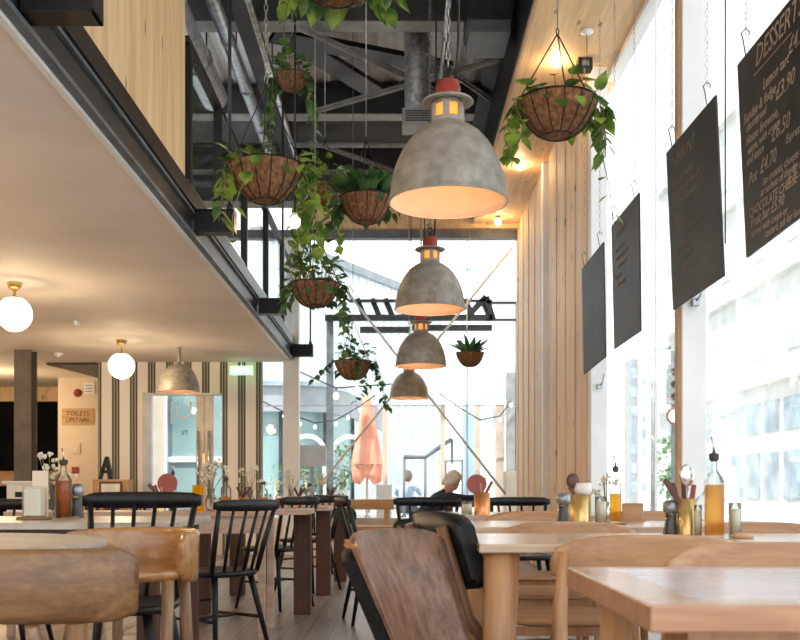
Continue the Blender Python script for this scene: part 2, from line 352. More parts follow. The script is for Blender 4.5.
# right wall: pine cladding in stepped boards, white columns, glazing
i = 0; y = 8.55; rnd = random.Random(4); pl = MB()
while y < YB-.02:
    w_ = .27; x = 1.605 + (.010 if i%2 else 0) 
    if not (10.75 < y+.1 < 11.0): pl.box((x,y,0),(1.70,min(y+w_-.008,YB),ZS))
    y += w_; i += 1
pl.box((1.64,8.55,0),(1.72,YB,ZS)); struct(pl.build('wall_right','clt'))
for k,(D,nm) in enumerate(((3.0,1),(5.7,2),(8.4,3),(10.9,4))):
    if k < 3: c = MB().box((1.62,D,0),(1.76,D+.12,ZS)); 
    else: c = MB().box((1.57,D-.06,0),(1.65,D+.06,ZS))
    struct(c.build('wall_column_%d'%(nm+1),'whitepaint',bevel=.006))
    if k < 2: struct(MB().box((1.605,D+.03,0),(1.62,D+.10,ZS)).build('trim_%d'%(k+7),'tan'))
g = thing('window_2', None, None); struct(g)
MB().box((1.85,-3,.06),(1.862,8.6,ZS)).build('pane','winglass',g)
for D in (1.7,4.35,7.2): MB().box((1.848,D-.004,.05),(1.864,D+.004,ZS)).build('joint','whitepaint',g)
MB().box((1.80,-3,0),(1.90,8.6,.06)).build('window_frame','whitepaint',g)
MB().box((1.80,-3,ZS-.05),(1.90,8.6,ZS)).build('window_frame','whitepaint',g)
for D,lab in ((5.66,'small steel hook on the white column behind the second chalkboard'),(8.36,'small steel hook on the white column left of the third chalkboard')):
    z = EYE + (190/5.7*D/1000*5.7 if D<6 else 105*D/1000)
    z = EYE + (190 if D<6 else 105)*D/1000
    t = thing('wall_hook', lab, 'hook', (1.69,D,z), 0, 'hooks on the white columns')
    MB().box((-.02,.0,-.03),(.02,.04,.01)).build('bracket','galv',t,bevel=.003); MB().tube([(0,.0,0),(.015,-.03,.02),(.025,-.03,.09)],.006).build('prong','galv',t)
# ---- striped wall with doors, left end
def striped():
    m, nt, b = _new('striped_wallpaper'); L = nt.links
    tc = N(nt,'ShaderNodeTexCoord'); sp = N(nt,'ShaderNodeSeparateXYZ'); L.new(tc.outputs['Object'], sp.inputs[0])
    a = N(nt,'ShaderNodeMath',operation='ADD'); a.inputs[1].default_value = 4.09+.12; L.new(sp.outputs[0], a.inputs[0])
    d = N(nt,'ShaderNodeMath',operation='DIVIDE'); d.inputs[1].default_value = .245; L.new(a.outputs[0], d.inputs[0])
    f = N(nt,'ShaderNodeMath',operation='FRACT'); L.new(d.outputs[0], f.inputs[0])
    cr = N(nt,'ShaderNodeValToRGB'); cr.color_ramp.interpolation = 'CONSTANT'; el = cr.color_ramp.elements
    cream = (.84,.79,.71,1); dk = (.045,.07,.055,1); tan = (.42,.35,.25,1)
    seq = [(0,cream),(.30,dk),(.40,tan),(.46,dk),(.56,tan),(.62,dk),(.72,cream)]
    el[0].position = 0; el[0].color = cream; el[1].position = .30; el[1].color = dk
    for p,c in seq[2:]:
        q = el.new(p); q.color = c
    L.new(f.outputs[0], cr.inputs[0]); L.new(cr.outputs[0], b.inputs['Base Color']); b.inputs['Roughness'].default_value = .6; return m
M['stripes'] = striped()
X = lambda px: (px-CX)*.0136
s = MB(); s.box((X(98),YB,0),(X(143),YB+.1,ZC)); s.box((X(143),YB,EYE+97*.0136),(X(222),YB+.1,ZC)); s.box((X(222),YB,0),(X(262),YB+.1,ZC))
struct(s.build('wall_striped','stripes'))
d = thing('door_1',None,None); struct(d)
zt_ = EYE+97*.0136; M['doorpaint'] = plain('door_paint',(.66,.58,.50),.5); M['doorgrey'] = plain('door_frame_grey',(.42,.43,.45),.4,.3)
fr = MB(); fr.box((X(143),YB-.02,0),(X(151.5),YB+.08,zt_)); fr.box((X(151.5),YB-.01,zt_-.03),(X(222),YB+.08,zt_)); fr.build('frame','doorgrey',d,bevel=.004)
MB().box((X(151.5),YB+.02,0),(X(196),YB+.06,.55)).build('kick_panel','doorpaint',d)
MB().box((X(196),YB,0),(X(204),YB+.06,zt_-.03)).build('stile','doorpaint',d,bevel=.004)
MB().box((X(204.4),YB,0),(X(213),YB+.06,zt_-.03)).build('stile','doorpaint',d,bevel=.004)
MB().box((X(213),YB+.02,0),(X(222),YB+.06,.55)).build('kick_panel','doorpaint',d)
MB().box((X(151.5),YB+.03,.55),(X(196),YB+.04,zt_-.03)).build('pane','winglass',d)
MB().box((X(213),YB+.03,.55),(X(222),YB+.04,zt_-.03)).build('pane','winglass',d)
for px in (198.5,209.5):
    h = MB(); z0,z1 = EYE-.12, EYE+.80; x = X(px); h.tube([(x,YB,z0+.04),(x,YB-.05,z0+.04)],.008); h.tube([(x,YB,z1-.04),(x,YB-.05,z1-.04)],.008); h.tube([(x,YB-.05,z0),(x,YB-.05,z1)],.016,10)
    h.build('door_handle','silver',d)
MB().box((X(202.6),YB-.02,EYE+.32),(X(205.4),YB,EYE+.50)).build('lock','brass',d,bevel=.003)
l = MB()
cxu, czu, ru = X(184), EYE+78*.0136, .085
l.tube([(X(171),YB+.02,EYE+98*.0136-.12),(X(171),YB+.02,EYE+66*.0136)],.011,6)
l.tube([(cxu-ru,YB+.02,EYE+1.2)]+[(cxu-ru*math.cos(a),YB+.02,czu-ru*math.sin(a)) for a in [math.pi*k/10 for k in range(11)]]+[(cxu+ru,YB+.02,EYE+1.2)],.013,6)
l.build('glass_lettering','whitepaint',d)
vs,fs = text_mb('ST', .09); mm = MB(); mm.add([(v.x+X(181),YB+.018,v.y+EYE+55*.0136) for v in vs],fs); mm.build('glass_lettering','whitepaint',d)
# passage left of the striped wall
struct(MB().box((-4.10,YB+.105,0),(-4.02,17.2,ZC)).build('wall_passage_right','cream'))
sw = MB().box((P(58,0,15.5).x,15.5,0),(-4.1,15.62,ZC)); struct(sw.build('wall_toilet','cream'))
struct(MB().box((-9,17.0,0),(-4.1,17.2,ZC)).build('wall_passage_back','darkwall'))
struct(MB().box((-9,16.9,ZC-.24),(-5.2,17.0,ZC)).build('trim_9','ply'))
struct(MB().box((-9,16.9,.95),(-5.2,17.0,1.2)).build('trim_10','pine_y'))
struct(MB().box((-9.1,-3,0),(-9,17.2,ZC)).build('wall_left','cream'))
tag(MB().prism([(-4.8,13.65,ZC-.03),(-4.12,13.65,ZC-.03),(-4.12,15.45,ZC-.03),(-4.55,15.45,ZC-.03)],(0,0,.028)).build('stairwell_hatch','steel'),'dark steel stair opening panel in the ceiling above the toilets sign','hatch')
c = MB(); x0,x1 = P(14,0,12.4).x, P(31,0,12.4).x
c.box((x0,12.4,0),(x1,12.416,ZC)); c.box((x0,12.6,0),(x1,12.616,ZC)); c.box(((x0+x1)/2-.01,12.416,0),((x0+x1)/2+.01,12.6,ZC)); struct(c.build('wall_column_left','colgrey'))
# sign board, alarm, switch, exit sign
def sign(px0,py0,px1,py1,D,lines,name,label,cat,board,ink,th=.02,size=.1,pad=.1):
    a, b = P(px0,py1,D), P(px1,py0,D); t = thing(name,label,cat,(a.x,D-th,a.z))
    W, Hh = b.x-a.x, b.z-a.z
    MB().box((0,0,0),(W,th,Hh)).build('board',board,t,bevel=.003)
    n = len(lines); lh = Hh*(1-2*pad)/n
    for i,tx in enumerate(lines):
        vs,fs = text_mb(tx, lh*.95, width=W*.72)
        MB().add([(v.x+W*.14, -.002-v.z*.5, Hh-Hh*pad-(i+1)*lh+lh*.18+v.y) for v in vs],fs).build('lettering',ink,t)
    return t
M['signwood'] = wood('sign_wood',(.50,.30,.13),(.66,.43,.21),0,.6,1)
sign(62,408.5,94,425,15.5,['TOILETS','UPSTAIRS'],'toilet_sign','wooden sign reading TOILETS UPSTAIRS on the cream wall','sign','signwood','black')
p = P(78,393,15.5); t = thing('fire_alarm_bell','round red fire alarm above the wooden toilets sign','alarm',(p.x,p.y,p.z))
MB().lathe([(.055,0),(.06,.02),(.045,.05),(.01,.06)],n=20).build('dome','red',t).rotation_euler=(R(90),0,0)
MB().lathe([(.065,0),(.065,.015)],n=20).build('base_ring','red',t).rotation_euler=(R(90),0,0)
a,b=P(84.5,394,15.5),P(95,382.5,15.5); t=thing('wall_notice','small white safety notice box right of the red alarm','notice',(a.x,15.47,a.z))
MB().box((0,0,0),(b.x-a.x,.03,b.z-a.z)).build('panel','whitepaint',t,bevel=.003); mm=MB(); [mm.box((.02,-.002,.12-.045*k),(.13,0,.135-.045*k)) for k in range(3)]; mm.build('printing','midgrey',t)
a,b=P(72,454,15.5),P(80.5,443,15.5); t=thing('switch_plate','square cream switch plate below the toilets sign','switch',(a.x,15.48,a.z)); MB().box((0,0,0),(b.x-a.x,.02,b.z-a.z)).build('plate','cream',t,bevel=.004); MB().box((.05,-.01,.06),(.08,0,.10)).build('rocker','whitepaint',t)
a,b=P(72,473,15.5),P(79,467,15.5); tag(MB().box((a.x,15.48,a.z),(b.x,15.5,b.z)).build('warning_notice','red',bevel=.002),'tiny red notice low on the cream wall','notice')
M['green'] = emit('exit_green',(.45,1,.55),.9); M['exitwhite'] = emit('exit_white',(.9,1,.92),1.6)
a,b=P(230,375,13.4),P(253,366,13.4); t=thing('exit_sign','lit green and white exit sign hanging under the ceiling before the striped wall','exit sign',(a.x,13.38,a.z))
W,Hh=b.x-a.x,b.z-a.z; MB().box((0,0,0),(W,.04,Hh)).build('panel','green',t,bevel=.003)
mm=MB(); mm.prism([(.05,-.003,Hh/2),(.10,-.003,Hh/2+.04),(.10,-.003,Hh/2-.04)],(0,.002,0)); mm.box((.10,-.003,Hh/2-.013),(.16,0,Hh/2+.013)); mm.box((.2,-.003,.02),(.25,0,Hh-.02)); mm.build('arrow','exitwhite',t)
MB().tube([(W/2,.02,Hh),(W/2,.02,ZC-a.z)],.008).build('stem','whitepaint',t)
# bench under the end window
t = thing('window_bench','low pine backed bench under the end window behind the umbrella','bench',(0,0,0))
MB().box((-1.3,13.30,.62),(-.05,13.36,.755)).build('back_rail','pine_y',t,bevel=.008)
for x in (-1.15,-.62,-.15): MB().box((x-.035,13.3,.36),(x+.035,13.36,.62)).build('upright','pine_y',t,bevel=.005)
MB().box((-1.3,12.92,.36),(-.05,13.36,.41)).build('seat','pine_y',t,bevel=.008); MB().box((-1.28,12.96,0),(-.07,13.33,.36)).build('base','cream',t)
M['greencloth'] = plain('dark_green_fabric',(.015,.06,.04),.9)
p=MB().ball((0,0,0),.16,16,10,(1,.45,.8)); tag(p.build('seat_cushion','greencloth',loc=(-.70,13.12,.545)),'dark green cushion standing on the bench under the end window','cushion')
# black service cabinet in the passage with white basket
p=P(2,0,11.2); t=thing('service_station','white service unit with a dark slot between the steel column and the stone topped table','cabinet',(p.x,11.2,0))
MB().box((0.05,0,0),(.42,.4,.95)).build('body','white',t,bevel=.008); MB().box((.15,-.01,.80),(.36,0,.86)).build('slot','black',t); MB().box((.0,-.02,.95),(.46,.42,.98)).build('top','white',t,bevel=.005)
# ---- framed card and letter A at the foot of striped wall
p=P(100,508,13.0)
t=thing('pine_display_box','pale pine box standing against the striped wall below the black letter','box',(P(97,0,13.3).x,13.1,.0))
MB().box((0,0,0),(.46,.3,EYE+.14)).build('carcass','signwood',t,bevel=.006)
t=thing('framed_card','small dark framed card leaning on the pale pine box','card',(P(99,0,12.9).x,12.9,.0))
MB().box((0,0,.72),(.30,.02,.99)).build('frame','darkwood',t,bevel=.003); MB().box((.03,-.004,.75),(.27,0,.96)).build('card','napkin',t); MB().box((.05,.02,0),(.25,.12,.75)).build('stand','darkwood',t)
p=P(106,478,13.2); A=MB(); A.prism([(0,0,0),(.04,0,0),(.13,0,.30),(.09,0,.30)],(0,.06,0)); A.prism([(.09,-.001,.30),(.13,-.001,.30),(.19,-.001,0),(.13,-.001,0)],(0,.062,0)); A.box((.05,.0,.08),(.15,.06,.12))
tag(A.build('letter_sculpture','black',loc=(p.x-.1,13.18,EYE+.14)),'black freestanding letter A on the pale pine box','letter')
# ---- pipes and ducts under the roof
def pipe(x,z,r,y0,y1,mat,name,label,cat,br=True):
    t=thing(name,label,cat,(x,y0,z)); MB().tube([(0,0,0),(0,y1-y0,0)],r,14).build('tube',mat,t)
    k=0; y=.5
    while y<y1-y0:
        MB().tube([(0,y,0),(0,y+.05,0)],r*1.14,14).build('collar','galv',t); y+=1.1
    y=1.0
    while y<y1-y0:
        MB().tube([(0,y,r),(0,y,ZR-z-.02)],.008,6).build('drop_rod','steel',t); y+=2.2
    return t
pipe(-1.52,4.90,.06,4.0,13.2,'galv','conduit_pipe','long galvanised pipe running under the roof right of the plywood parapet','pipe')
pipe(-1.80,4.72,.13,4.0,9.8,'foil','ventilation_duct','foil wrapped duct just right of the plywood parapet edge','duct')
pipe(-1.22,4.86,.025,6.5,13.2,'foil','thin_pipe','thin lagged pipe beside the long galvanised pipe','pipe')
t=thing('spiral_duct','vertical spiral duct with grille box beside the big pendant chain','duct',(.18,9.5,0))
prof=[(.115+.006*(k%2),4.45+.02*k) for k in range(int(.95/.02))]
MB().lathe(prof,n=24).build('duct','foil',t); 
MB().box((-.14,-.14,4.30),(.16,.14,4.46)).build('grille_box','midgrey',t,bevel=.004); mm=MB(); [mm.box((-.11,-.147,4.335+.022*k),(.13,-.14,4.345+.022*k)) for k in range(5)]; mm.build('grille','steel',t)
t=thing('air_unit','dark ceiling air unit beside the plywood soffit edge','air unit',(.8,8.55,0)); MB().box((-.22,-.2,4.80),(.16,.3,5.3)).build('casing','steel',t,bevel=.01); MB().box((-.20,-.21,4.70),(.14,.3,4.80)).build('vent_panel','bluegrey',t,bevel=.005)
pipe(.42,4.92,.025,4,13,'galv','sprinkler_pipe','slim sprinkler pipe under the roof above the pendants','pipe')
t=thing('cross_conduit','horizontal grey conduit under the roof behind the baskets','pipe',(0,11.9,0)); MB().tube([(-1.3,0,4.99),(1,0,4.99)],.035,10).build('tube','midgrey',t)
t=thing('cross_conduit','lower horizontal grey conduit nearest the end wall','pipe',(0,12.8,0)); MB().tube([(-1.3,0,4.80),(1,0,4.80)],.045,10).build('tube','galv',t)

tag(MB().tube([(0,0,ZS-.002),(.0,.0,2.1)],.0035,6).build('hanging_cable','wire',loc=(1.62,4.95,0)),'thin dark cable hanging between the nearest two chalkboards','cable')
# ================================================================== FURNITURE
def arcband(mb, r, a0, a1, z0f, z1f, th, n=24, sx=1, sy=1, rnd=.35, cy=0, tilt=0):
    # thick curved band; angle 0 = back centre (-Y); z0f/z1f functions of t in -1..1
    rows = []
    for i in range(n+1):
        t = -1 + 2*i/n; a = a0 + (a1-a0)*i/n
        z0, z1 = z0f(t), z1f(t); h = z1-z0; b = min(th*.45, h*.3)
        row = []
        for (dr, z) in ((-th/2, z0+b), (-th/2+b*.5, z0), (th/2-b*.5, z0), (th/2, z0+b), (th/2, z1-b), (th/2-b*.5, z1), (-th/2+b*.5, z1), (-th/2, z1-b)):
            rr = r + dr + tilt*(z-z0f(0))
            row.append((rr*math.sin(a)*sx, -rr*math.cos(a)*sy + cy, z))
        rows.append(row)
    return mb.band(rows, True)
def rleg(p, q, r0, r1, n=12): return MB().tube([Vector(p), (Vector(p)*2+Vector(q))/3, Vector(q)], [r0, (r0*2+r1)/3*1.04, r1], n)
def seatslab(w0, w1, d, z, th, n=28, dish=.0, p=3.2):     # superellipse seat, w0 back width, w1 front width
    out = []
    for i in range(n):
        a = 2*math.pi*i/n; c, s_ = math.cos(a), math.sin(a)
        x = abs(c)**(2/p)*math.copysign(1,c); y = abs(s_)**(2/p)*math.copysign(1,s_)
        w_ = w0 + (w1-w0)*(y+1)/2; out.append((x*w_/2, y*d/2))
    m = MB(); rows = [[(x*.93,y*.93,z) for x,y in out], [(x,y,z+th*.35) for x,y in out], [(x,y,z+th*.75) for x,y in out], [(x*.96,y*.96,z+th) for x,y in out]]
    return m.band(rows, True)

# ---- black spindle chair (faces +Y)
def spindle_chair():
    t = thing('spindle_chair','black','chair')
    seatslab(.38,.43,.42,.425,.03).build('seat','black',t)
    for sx in (-1,1):
        rleg((sx*.13,.14,.43),(sx*.20,.20,0),.018,.011).build('leg','black',t)
        rleg((sx*.13,-.14,.43),(sx*.20,-.22,0),.018,.011).build('leg','black',t)
        MB().tube([(sx*.165,.172,.2),(sx*.165,-.178,.2)],[.009,.009],8).build('stretcher','black',t)
    MB().tube([(-.165,0,.2),(.165,0,.2)],.009,8).build('stretcher','black',t)
    MB().tube([(-.178,.182,.27),(.178,.182,.27)],.008,8).build('stretcher','black',t)
    for k in range(6):
        u = -1+2*k/5; r = .013 if k in (0,5) else .0085
        x0, x1 = u*.165, u*.205; y1 = -.285 + .035*u*u; y0 = -.185+.03*u*u
        MB().tube([(x0,y0,.445),((x0*.6+x1*.4),y0*.6+y1*.4,.60),(x1,y1,.79)],[r,r*1.15,r*.9],8).build('spindle','black',t)
    m = MB(); rows = []
    for i in range(13):
        u = -1+2*i/12; x = u*.232; y = -.292+.045*u*u; z0 = .77+.004*u*u; z1 = .832-.006*abs(u)**3
        if abs(u)>.95: z0+=.008; z1-=.008
        rows.append([(x,y-.011,z0),(x,y+.011,z0),(x,y+.011,z1-.004),(x,y+.004,z1),(x,y-.006,z1),(x,y-.013,z1-.004)])
    m.band(rows,True).build('top_rail','black',t)
    return t
SPC = spindle_chair()
def spc(label,x,y,rz): 
    o=inst(SPC,label,(x,y,0),rz); o['group']='black spindle back chairs'; return o
spc('black spindle chair facing the camera behind the round table and the brown tub chair',-1.0,3.63,R(178))
spc('large black spindle chair with its back to us left of the aisle, nearest the camera',-.985,5.36,R(54))
spc('black spindle chair tucked behind the first reddish brown table leg',-.93,7.50,R(58))
spc('black spindle chair tucked behind the second reddish brown table leg',-.80,8.78,R(58))
spc('black spindle chair at the far end of the brown tables beyond the third leg',-.80,10.15,R(20))
spc('black spindle chair beyond the stone topped table at the left picture edge',-2.08,5.25,R(180))
spc('black spindle chair seen side on in the middle of the aisle facing right',-.12,6.7,R(-78))
spc('black spindle chair right of centre whose rail crosses behind the tilted black lounge chair',.20,6.55,R(180))
spc('black spindle chair whose rail shows just left of the pine clad wall',.83,6.62,R(184))
spc('black spindle chair far left at the first brown table, seen between the others',-1.85,6.78,R(-88))
spc('black spindle chair on the far side of the brown tables beyond the second legs',-1.85,8.1,R(-85))
SPC.scale=(1,1,1.05)
# ---- brown tub chairs (faces +Y)
def tub_chair():
    t = thing('tub_chair','brown','chair')
    def zt(u): return .742 - .012*abs(u)**2 - (.035 if abs(u)>.97 else 0)
    def zb(u): return .585 + .012*abs(u)**3 + (.03 if abs(u)>.97 else 0)
    arcband(MB(),.235,R(-112),R(112),zb,zt,.028,36,1.0,.92,tilt=.06).build('curved_back','oakL',t)
    seatslab(.46,.46,.42,.60,.03,p=2.3).build('seat','honey',t)
    for sx in (-1,1):
        rleg((sx*.185,.10,.60),(sx*.215,.19,0),.024,.014,14).build('leg','oakLs',t)
        rleg((sx*.14,-.165,.60),(sx*.175,-.215,0),.024,.014,14).build('leg','oakLs',t)
    return t
TUB = tub_chair()
# near chair, back towards camera : larger wide-backed variant
def wide_chair():
    t = thing('wide_back_chair','brown oak chair with a broad curved back slab, nearest the camera at lower left','chair')
    def zt(u): return .752 - (.022*max(0,abs(u)-.9)/.1)
    def zb(u): return .602 + (.014*max(0,abs(u)-.86)/.14)
    arcband(MB(),.42,R(-40),R(40),zb,zt,.03,30,1,1,cy=.16,tilt=.04).build('curved_back','oakL',t)
    seatslab(.42,.46,.43,.43,.035,p=2.8).build('seat','oakL',t)
    for sx in (-1,1):
        rleg((sx*.17,-.225,.60),(sx*.20,-.25,0),.022,.015,14).build('leg','oakLs',t)
        rleg((sx*.18,.15,.44),(sx*.21,.20,0),.022,.015,14).build('leg','oakLs',t)
        MB().tube([(sx*.085,-.25,.60),(sx*.08,-.16,.455)],.014,10).build('back_spindle','oakLs',t)
    return t
W = wide_chair(); W.location=(-.835,2.37,0); W.rotation_euler=(0,0,R(-6))
W.location=(-.80,2.28,0); W.scale=(1,1,1.012)
TUB.location=(-.81,3.0,0); TUB.rotation_euler=(0,0,R(172)); TUB['label']='honey brown tub chair with glossy inner back facing us behind the broad backed chair'
TUB.location=(-.80,2.98,0); TUB.scale=(.84,.84,.985)
for c in kids(TUB):
    if c.name.startswith('curved_back'): c.data.materials[0]=M['honey']
TUB.location=(-.79,2.98,0); TUB.scale=(.76,.84,1.03)
# ---- tables
t = thing('round_table','round scrubbed oak table at the left edge behind the broad backed chair','table',(-1.285,2.52,0))
MB().lathe([(.52,.722),(.53,.73),(.53,.745),(.525,.75)],n=64).build('tabletop','roundtop',t)
MB().lathe([(.05,.03),(.04,.1),(.035,.6),(.05,.70),(.16,.722)],n=20).build('pedestal','oakLs',t)
MB().lathe([(.26,0),(.26,.012),(.06,.035)],n=32).build('foot','black',t)
def table4(name,label,x0,x1,y0,y1,top,leg,th=.035,apron=.09,lr=(.03,.02),ins=.07,square=False,sq=(.06,.06),apm=None,bev=.004,legins=None,z=.75):
    t = thing(name,label,'table',((x0+x1)/2,(y0+y1)/2,0)); hx,hy=(x1-x0)/2,(y1-y0)/2
    MB().box((-hx,-hy,z-th),(hx,hy,z)).build('tabletop',top,t,bevel=bev)
    if apron:
        a=MB(); i=ins*.7; zz=z-th
        a.box((-hx+i,-hy+i,zz-apron),(hx-i,-hy+i+.02,zz)); a.box((-hx+i,hy-i-.02,zz-apron),(hx-i,hy-i,zz)); a.box((-hx+i,-hy+i+.02,zz-apron),(-hx+i+.02,hy-i-.02,zz)); a.box((hx-i-.02,-hy+i+.02,zz-apron),(hx-i,hy-i-.02,zz)); a.build('apron',apm or leg,t)
    for sx in (-1,1):
        for sy in (-1,1):
            px,py=sx*(hx-ins),sy*(hy-ins)
            if square: MB().box((px-sq[0],py-sq[1],0),(px+sq[0],py+sq[1],z-th)).build('leg',leg,t,bevel=.004)
            else: rleg((px,py,z-th),(px+sx*.02,py+sy*.015,0),lr[0],lr[1],16).build('leg',leg,t)
    return t
table4('stone_top_table','long worn stone topped table at left carrying the tall oil bottle',-3.1,-.93,4.0,4.98,'marble','brownleg',.03,.07,square=True,sq=(.04,.04),ins=.09)
table4('pine_table','pinkish oak table with deep apron behind the large black spindle chair',-2.35,-.78,5.95,6.43,'pinktop','pinktop',.03,.10,square=True,sq=(.022,.022),ins=.035,apm='pinktop')
for xc,y0,y1,lab in ((-1.037,6.58,7.17,'nearest reddish brown slab legged table, beyond the large spindle chair'),(-.985,7.86,8.45,'middle reddish brown slab legged table of the row of three'),(-.917,9.10,9.72,'farthest reddish brown slab legged table, ending before the window bench')):
    t = thing('slab_leg_table',lab,'table',(xc,(y0+y1)/2,0),0,'reddish brown tables in a row'); hy=(y1-y0)/2
    MB().box((-.44,-hy,.715),(.44,hy,.75)).build('tabletop','pinktop',t,bevel=.004)
    for sx in (-1,1): MB().box((sx*.36-.06,hy-.12,0),(sx*.36+.06,hy-.01,.715)).build('leg','brownleg',t,bevel=.004)
# near right table with inset
t=thing('inset_top_table','oak edged table with mauve inset top at lower right, nearest the camera','table',(.285,1.13,0))
Wd,Dp=1.15,.56
fr=MB(); b_=.062; z1=.75; z0=.718
fr.box((0,0,z0),(Wd,b_,z1)); fr.box((0,Dp-.02,z0),(Wd,Dp,z1)); fr.box((0,b_,z0),(b_+.01,Dp-.02,z1)); fr.box((Wd-b_,b_,z0),(Wd,Dp-.02,z1))
fr.build('table_edge','nearedge',t,bevel=.0025); MB().box((b_+.01,b_,z0),(Wd-b_,Dp-.02,z1-.0008)).build('inset','inset',t)
for x in (.07,Wd-.07):
    for y in (.10,Dp-.07): rleg((x,y,z0),(x+(-.02 if x<.5 else .02),y,0),.026,.018,16).build('leg','palev',t)
ap=MB(); ap.box((.06,.06,z0-.05),(Wd-.06,.08,z0)); ap.box((.06,Dp-.07,z0-.05),(Wd-.06,Dp-.05,z0)); ap.build('apron','palev',t)
# right row tables
t=table4('oak_table','pale oak table with stout round tapering legs behind the first pale chair',.195,1.42,2.40,3.0,'paletop','palev',.022,.0,lr=(.045,.028),ins=.06)
t2=table4('oak_table','pale oak table carrying the pepper mill, cutlery tin and oil bottle',.245,1.5,3.52,4.22,'paletop','palev',.03,.05,lr=(.035,.024),ins=.07)
t3=table4('oak_table','pale oak table farthest along the right row with the copper tin',.12,1.5,5.12,5.95,'paletop','palev',.03,.05,lr=(.035,.024),ins=.07)
# ---- pale bentwood chairs (faces +Y)
def pale_chair():
    t=thing('pale_oak_chair','pale','chair')
    def zt(u): return .778-.042*abs(u)**3.2-(.02 if abs(u)>.98 else 0)
    def zb(u): return .672+.006*abs(u)
    arcband(MB(),.34,R(-42),R(42),zb,zt,.018,30,1,.75,cy=.03,tilt=.12).build('backrest','pale',t)
    seatslab(.40,.43,.42,.43,.022,p=3).build('seat','pale',t)
    for sx in (-1,1):
        MB().tube([(sx*.205,-.185,.735),(sx*.213,-.18,.60),(sx*.215,-.20,.42),(sx*.235,-.25,0)],[.014,.017,.019,.012],10).build('leg','palev',t)
        MB().tube([(sx*.205,-.17,.70),(sx*.2,-.02,.52),(sx*.195,.15,.42),(sx*.215,.20,0)],[.012,.016,.018,.012],10).build('leg','palev',t)
    MB().box((-.19,.14,.40),(.19,.16,.43)).build('front_rail','palev',t); MB().box((-.2,-.19,.40),(.2,-.17,.43)).build('rear_rail','palev',t)
    return t
PC=pale_chair()
def pc(label,x,y,rz,s=1):
    o=inst(PC,label,(x,y,0),rz,s); o['group']='pale oak chairs of the right row'; return o
pc('pale oak chair with its broad back to us between the two nearest right tables',.60,2.52,R(-2))
pc('pale oak chair facing us behind the mauve inset table, cut by the right edge',.735,1.73,R(181))
pc('pale oak chair beyond the stout legged table, back to us, left of the oil bottle',.56,3.48,R(0))
pc('pale oak chair facing us behind the square golden oil bottle at the far right',1.14,2.96,R(180))
pc('pale oak chair facing us beyond the pepper mill table',.62,4.28,R(180))
pc('pale oak chair at the far side of the cutlery tin table near the glass',1.16,4.28,R(183))
pc('pale oak chair with its back to us at the farthest right table',.66,5.12,R(0))
pc('pale oak chair with its back to us at the farthest right table near the glass',1.22,5.15,R(2))
# ---- lounge chairs with padded backs (face +Y)
def lounge(inner, outer, name, label, taper=0, rec=.3):
    t=thing(name,label,'chair')
    def rows(off,th,w,z0,z1,curve,inset=0):
        rr=[]
        for i in range(17):
            u=-1+2*i/16; x=u*(w/2-inset); zt=z1-inset-.022*abs(u)**9-.010*u*u; zb=z0+inset+.03*abs(u)**4
            row=[]
            for (dy,z) in ((0,zb),(th,zb),(th,zb+(zt-zb)*.33),(th,zb+(zt-zb)*.66),(th,zt),(0,zt),(0,zb+(zt-zb)*.66),(0,zb+(zt-zb)*.33)):
                y=-.20 - (z-.45)*rec + curve*u*u + off + dy
                row.append((x*(1-taper*(z1-z)),y,z))
            rr.append(row)
        return rr
    return t,rows
t,rows=lounge('walnut','leather','walnut_lounge_chair','walnut faced chair back with black padded edge in the centre foreground',.85,.40)
MB().band(rows(.0,.012,.40,.40,.80,.04)).build('backrest','walnut',t)
MB().band(rows(-.038,.036,.395,.41,.765,.04)).build('back_padding','leather',t,label='black padded outer back')
m=MB(); rr=rows(-.014,.027,.402,.745,.797,.04)[-2:]
m.band(rr,False).build('edge_cap','orangewood',t,label='orange toned end grain cap')
seatslab(.46,.48,.46,.40,.06).build('seat','leather',t)
for sx in (-1,1):
    rleg((sx*.17,.16,.41),(sx*.21,.22,0),.02,.012).build('leg','brownbent',t); rleg((sx*.16,-.16,.41),(sx*.20,-.24,0),.02,.012).build('leg','brownbent',t)
t.location=(.245,2.15,0); t.scale=(1,1,.988); t.rotation_euler=(0,0,R(-122))
WL=t
t,rows=lounge('leather','leather','black_lounge_chair','black padded lounge chair with a bent walnut support strip, right of the walnut chair')
MB().band(rows(.0,.035,.31,.625,.825,.012)).build('backrest','leather',t)
MB().band(rows(-.012,.012,.31,.63,.821,.012)).build('back_shell','black',t)
seatslab(.36,.36,.44,.40,.05).build('seat','leather',t)
for sx in (-1,1):
    MB().tube([(sx*.11,-.325,.79),(sx*.11,-.292,.68),(sx*.12,-.258,.56),(sx*.14,-.17,.44),(sx*.16,-.02,.39),(sx*.18,.18,.385)],[.014,.018,.018,.018,.017,.014],10).build('support_strip','brownbent',t,label='bent walnut strip')
    rleg((sx*.165,.16,.39),(sx*.17,.20,0),.018,.011).build('leg','brownbent',t); rleg((sx*.16,-.14,.41),(sx*.17,-.20,0),.018,.011).build('leg','brownbent',t)
BL=t; t.location=(.375,2.70,0); t.rotation_euler=(0,0,R(-70))
o=copy_tree(BL); o.location=(.09,4.72,0); o.rotation_euler=(0,0,R(-4)); o.scale=(.62,.8,.91)
o['label']='black padded lounge chair seen between the tilted one and the spindle rail behind it'

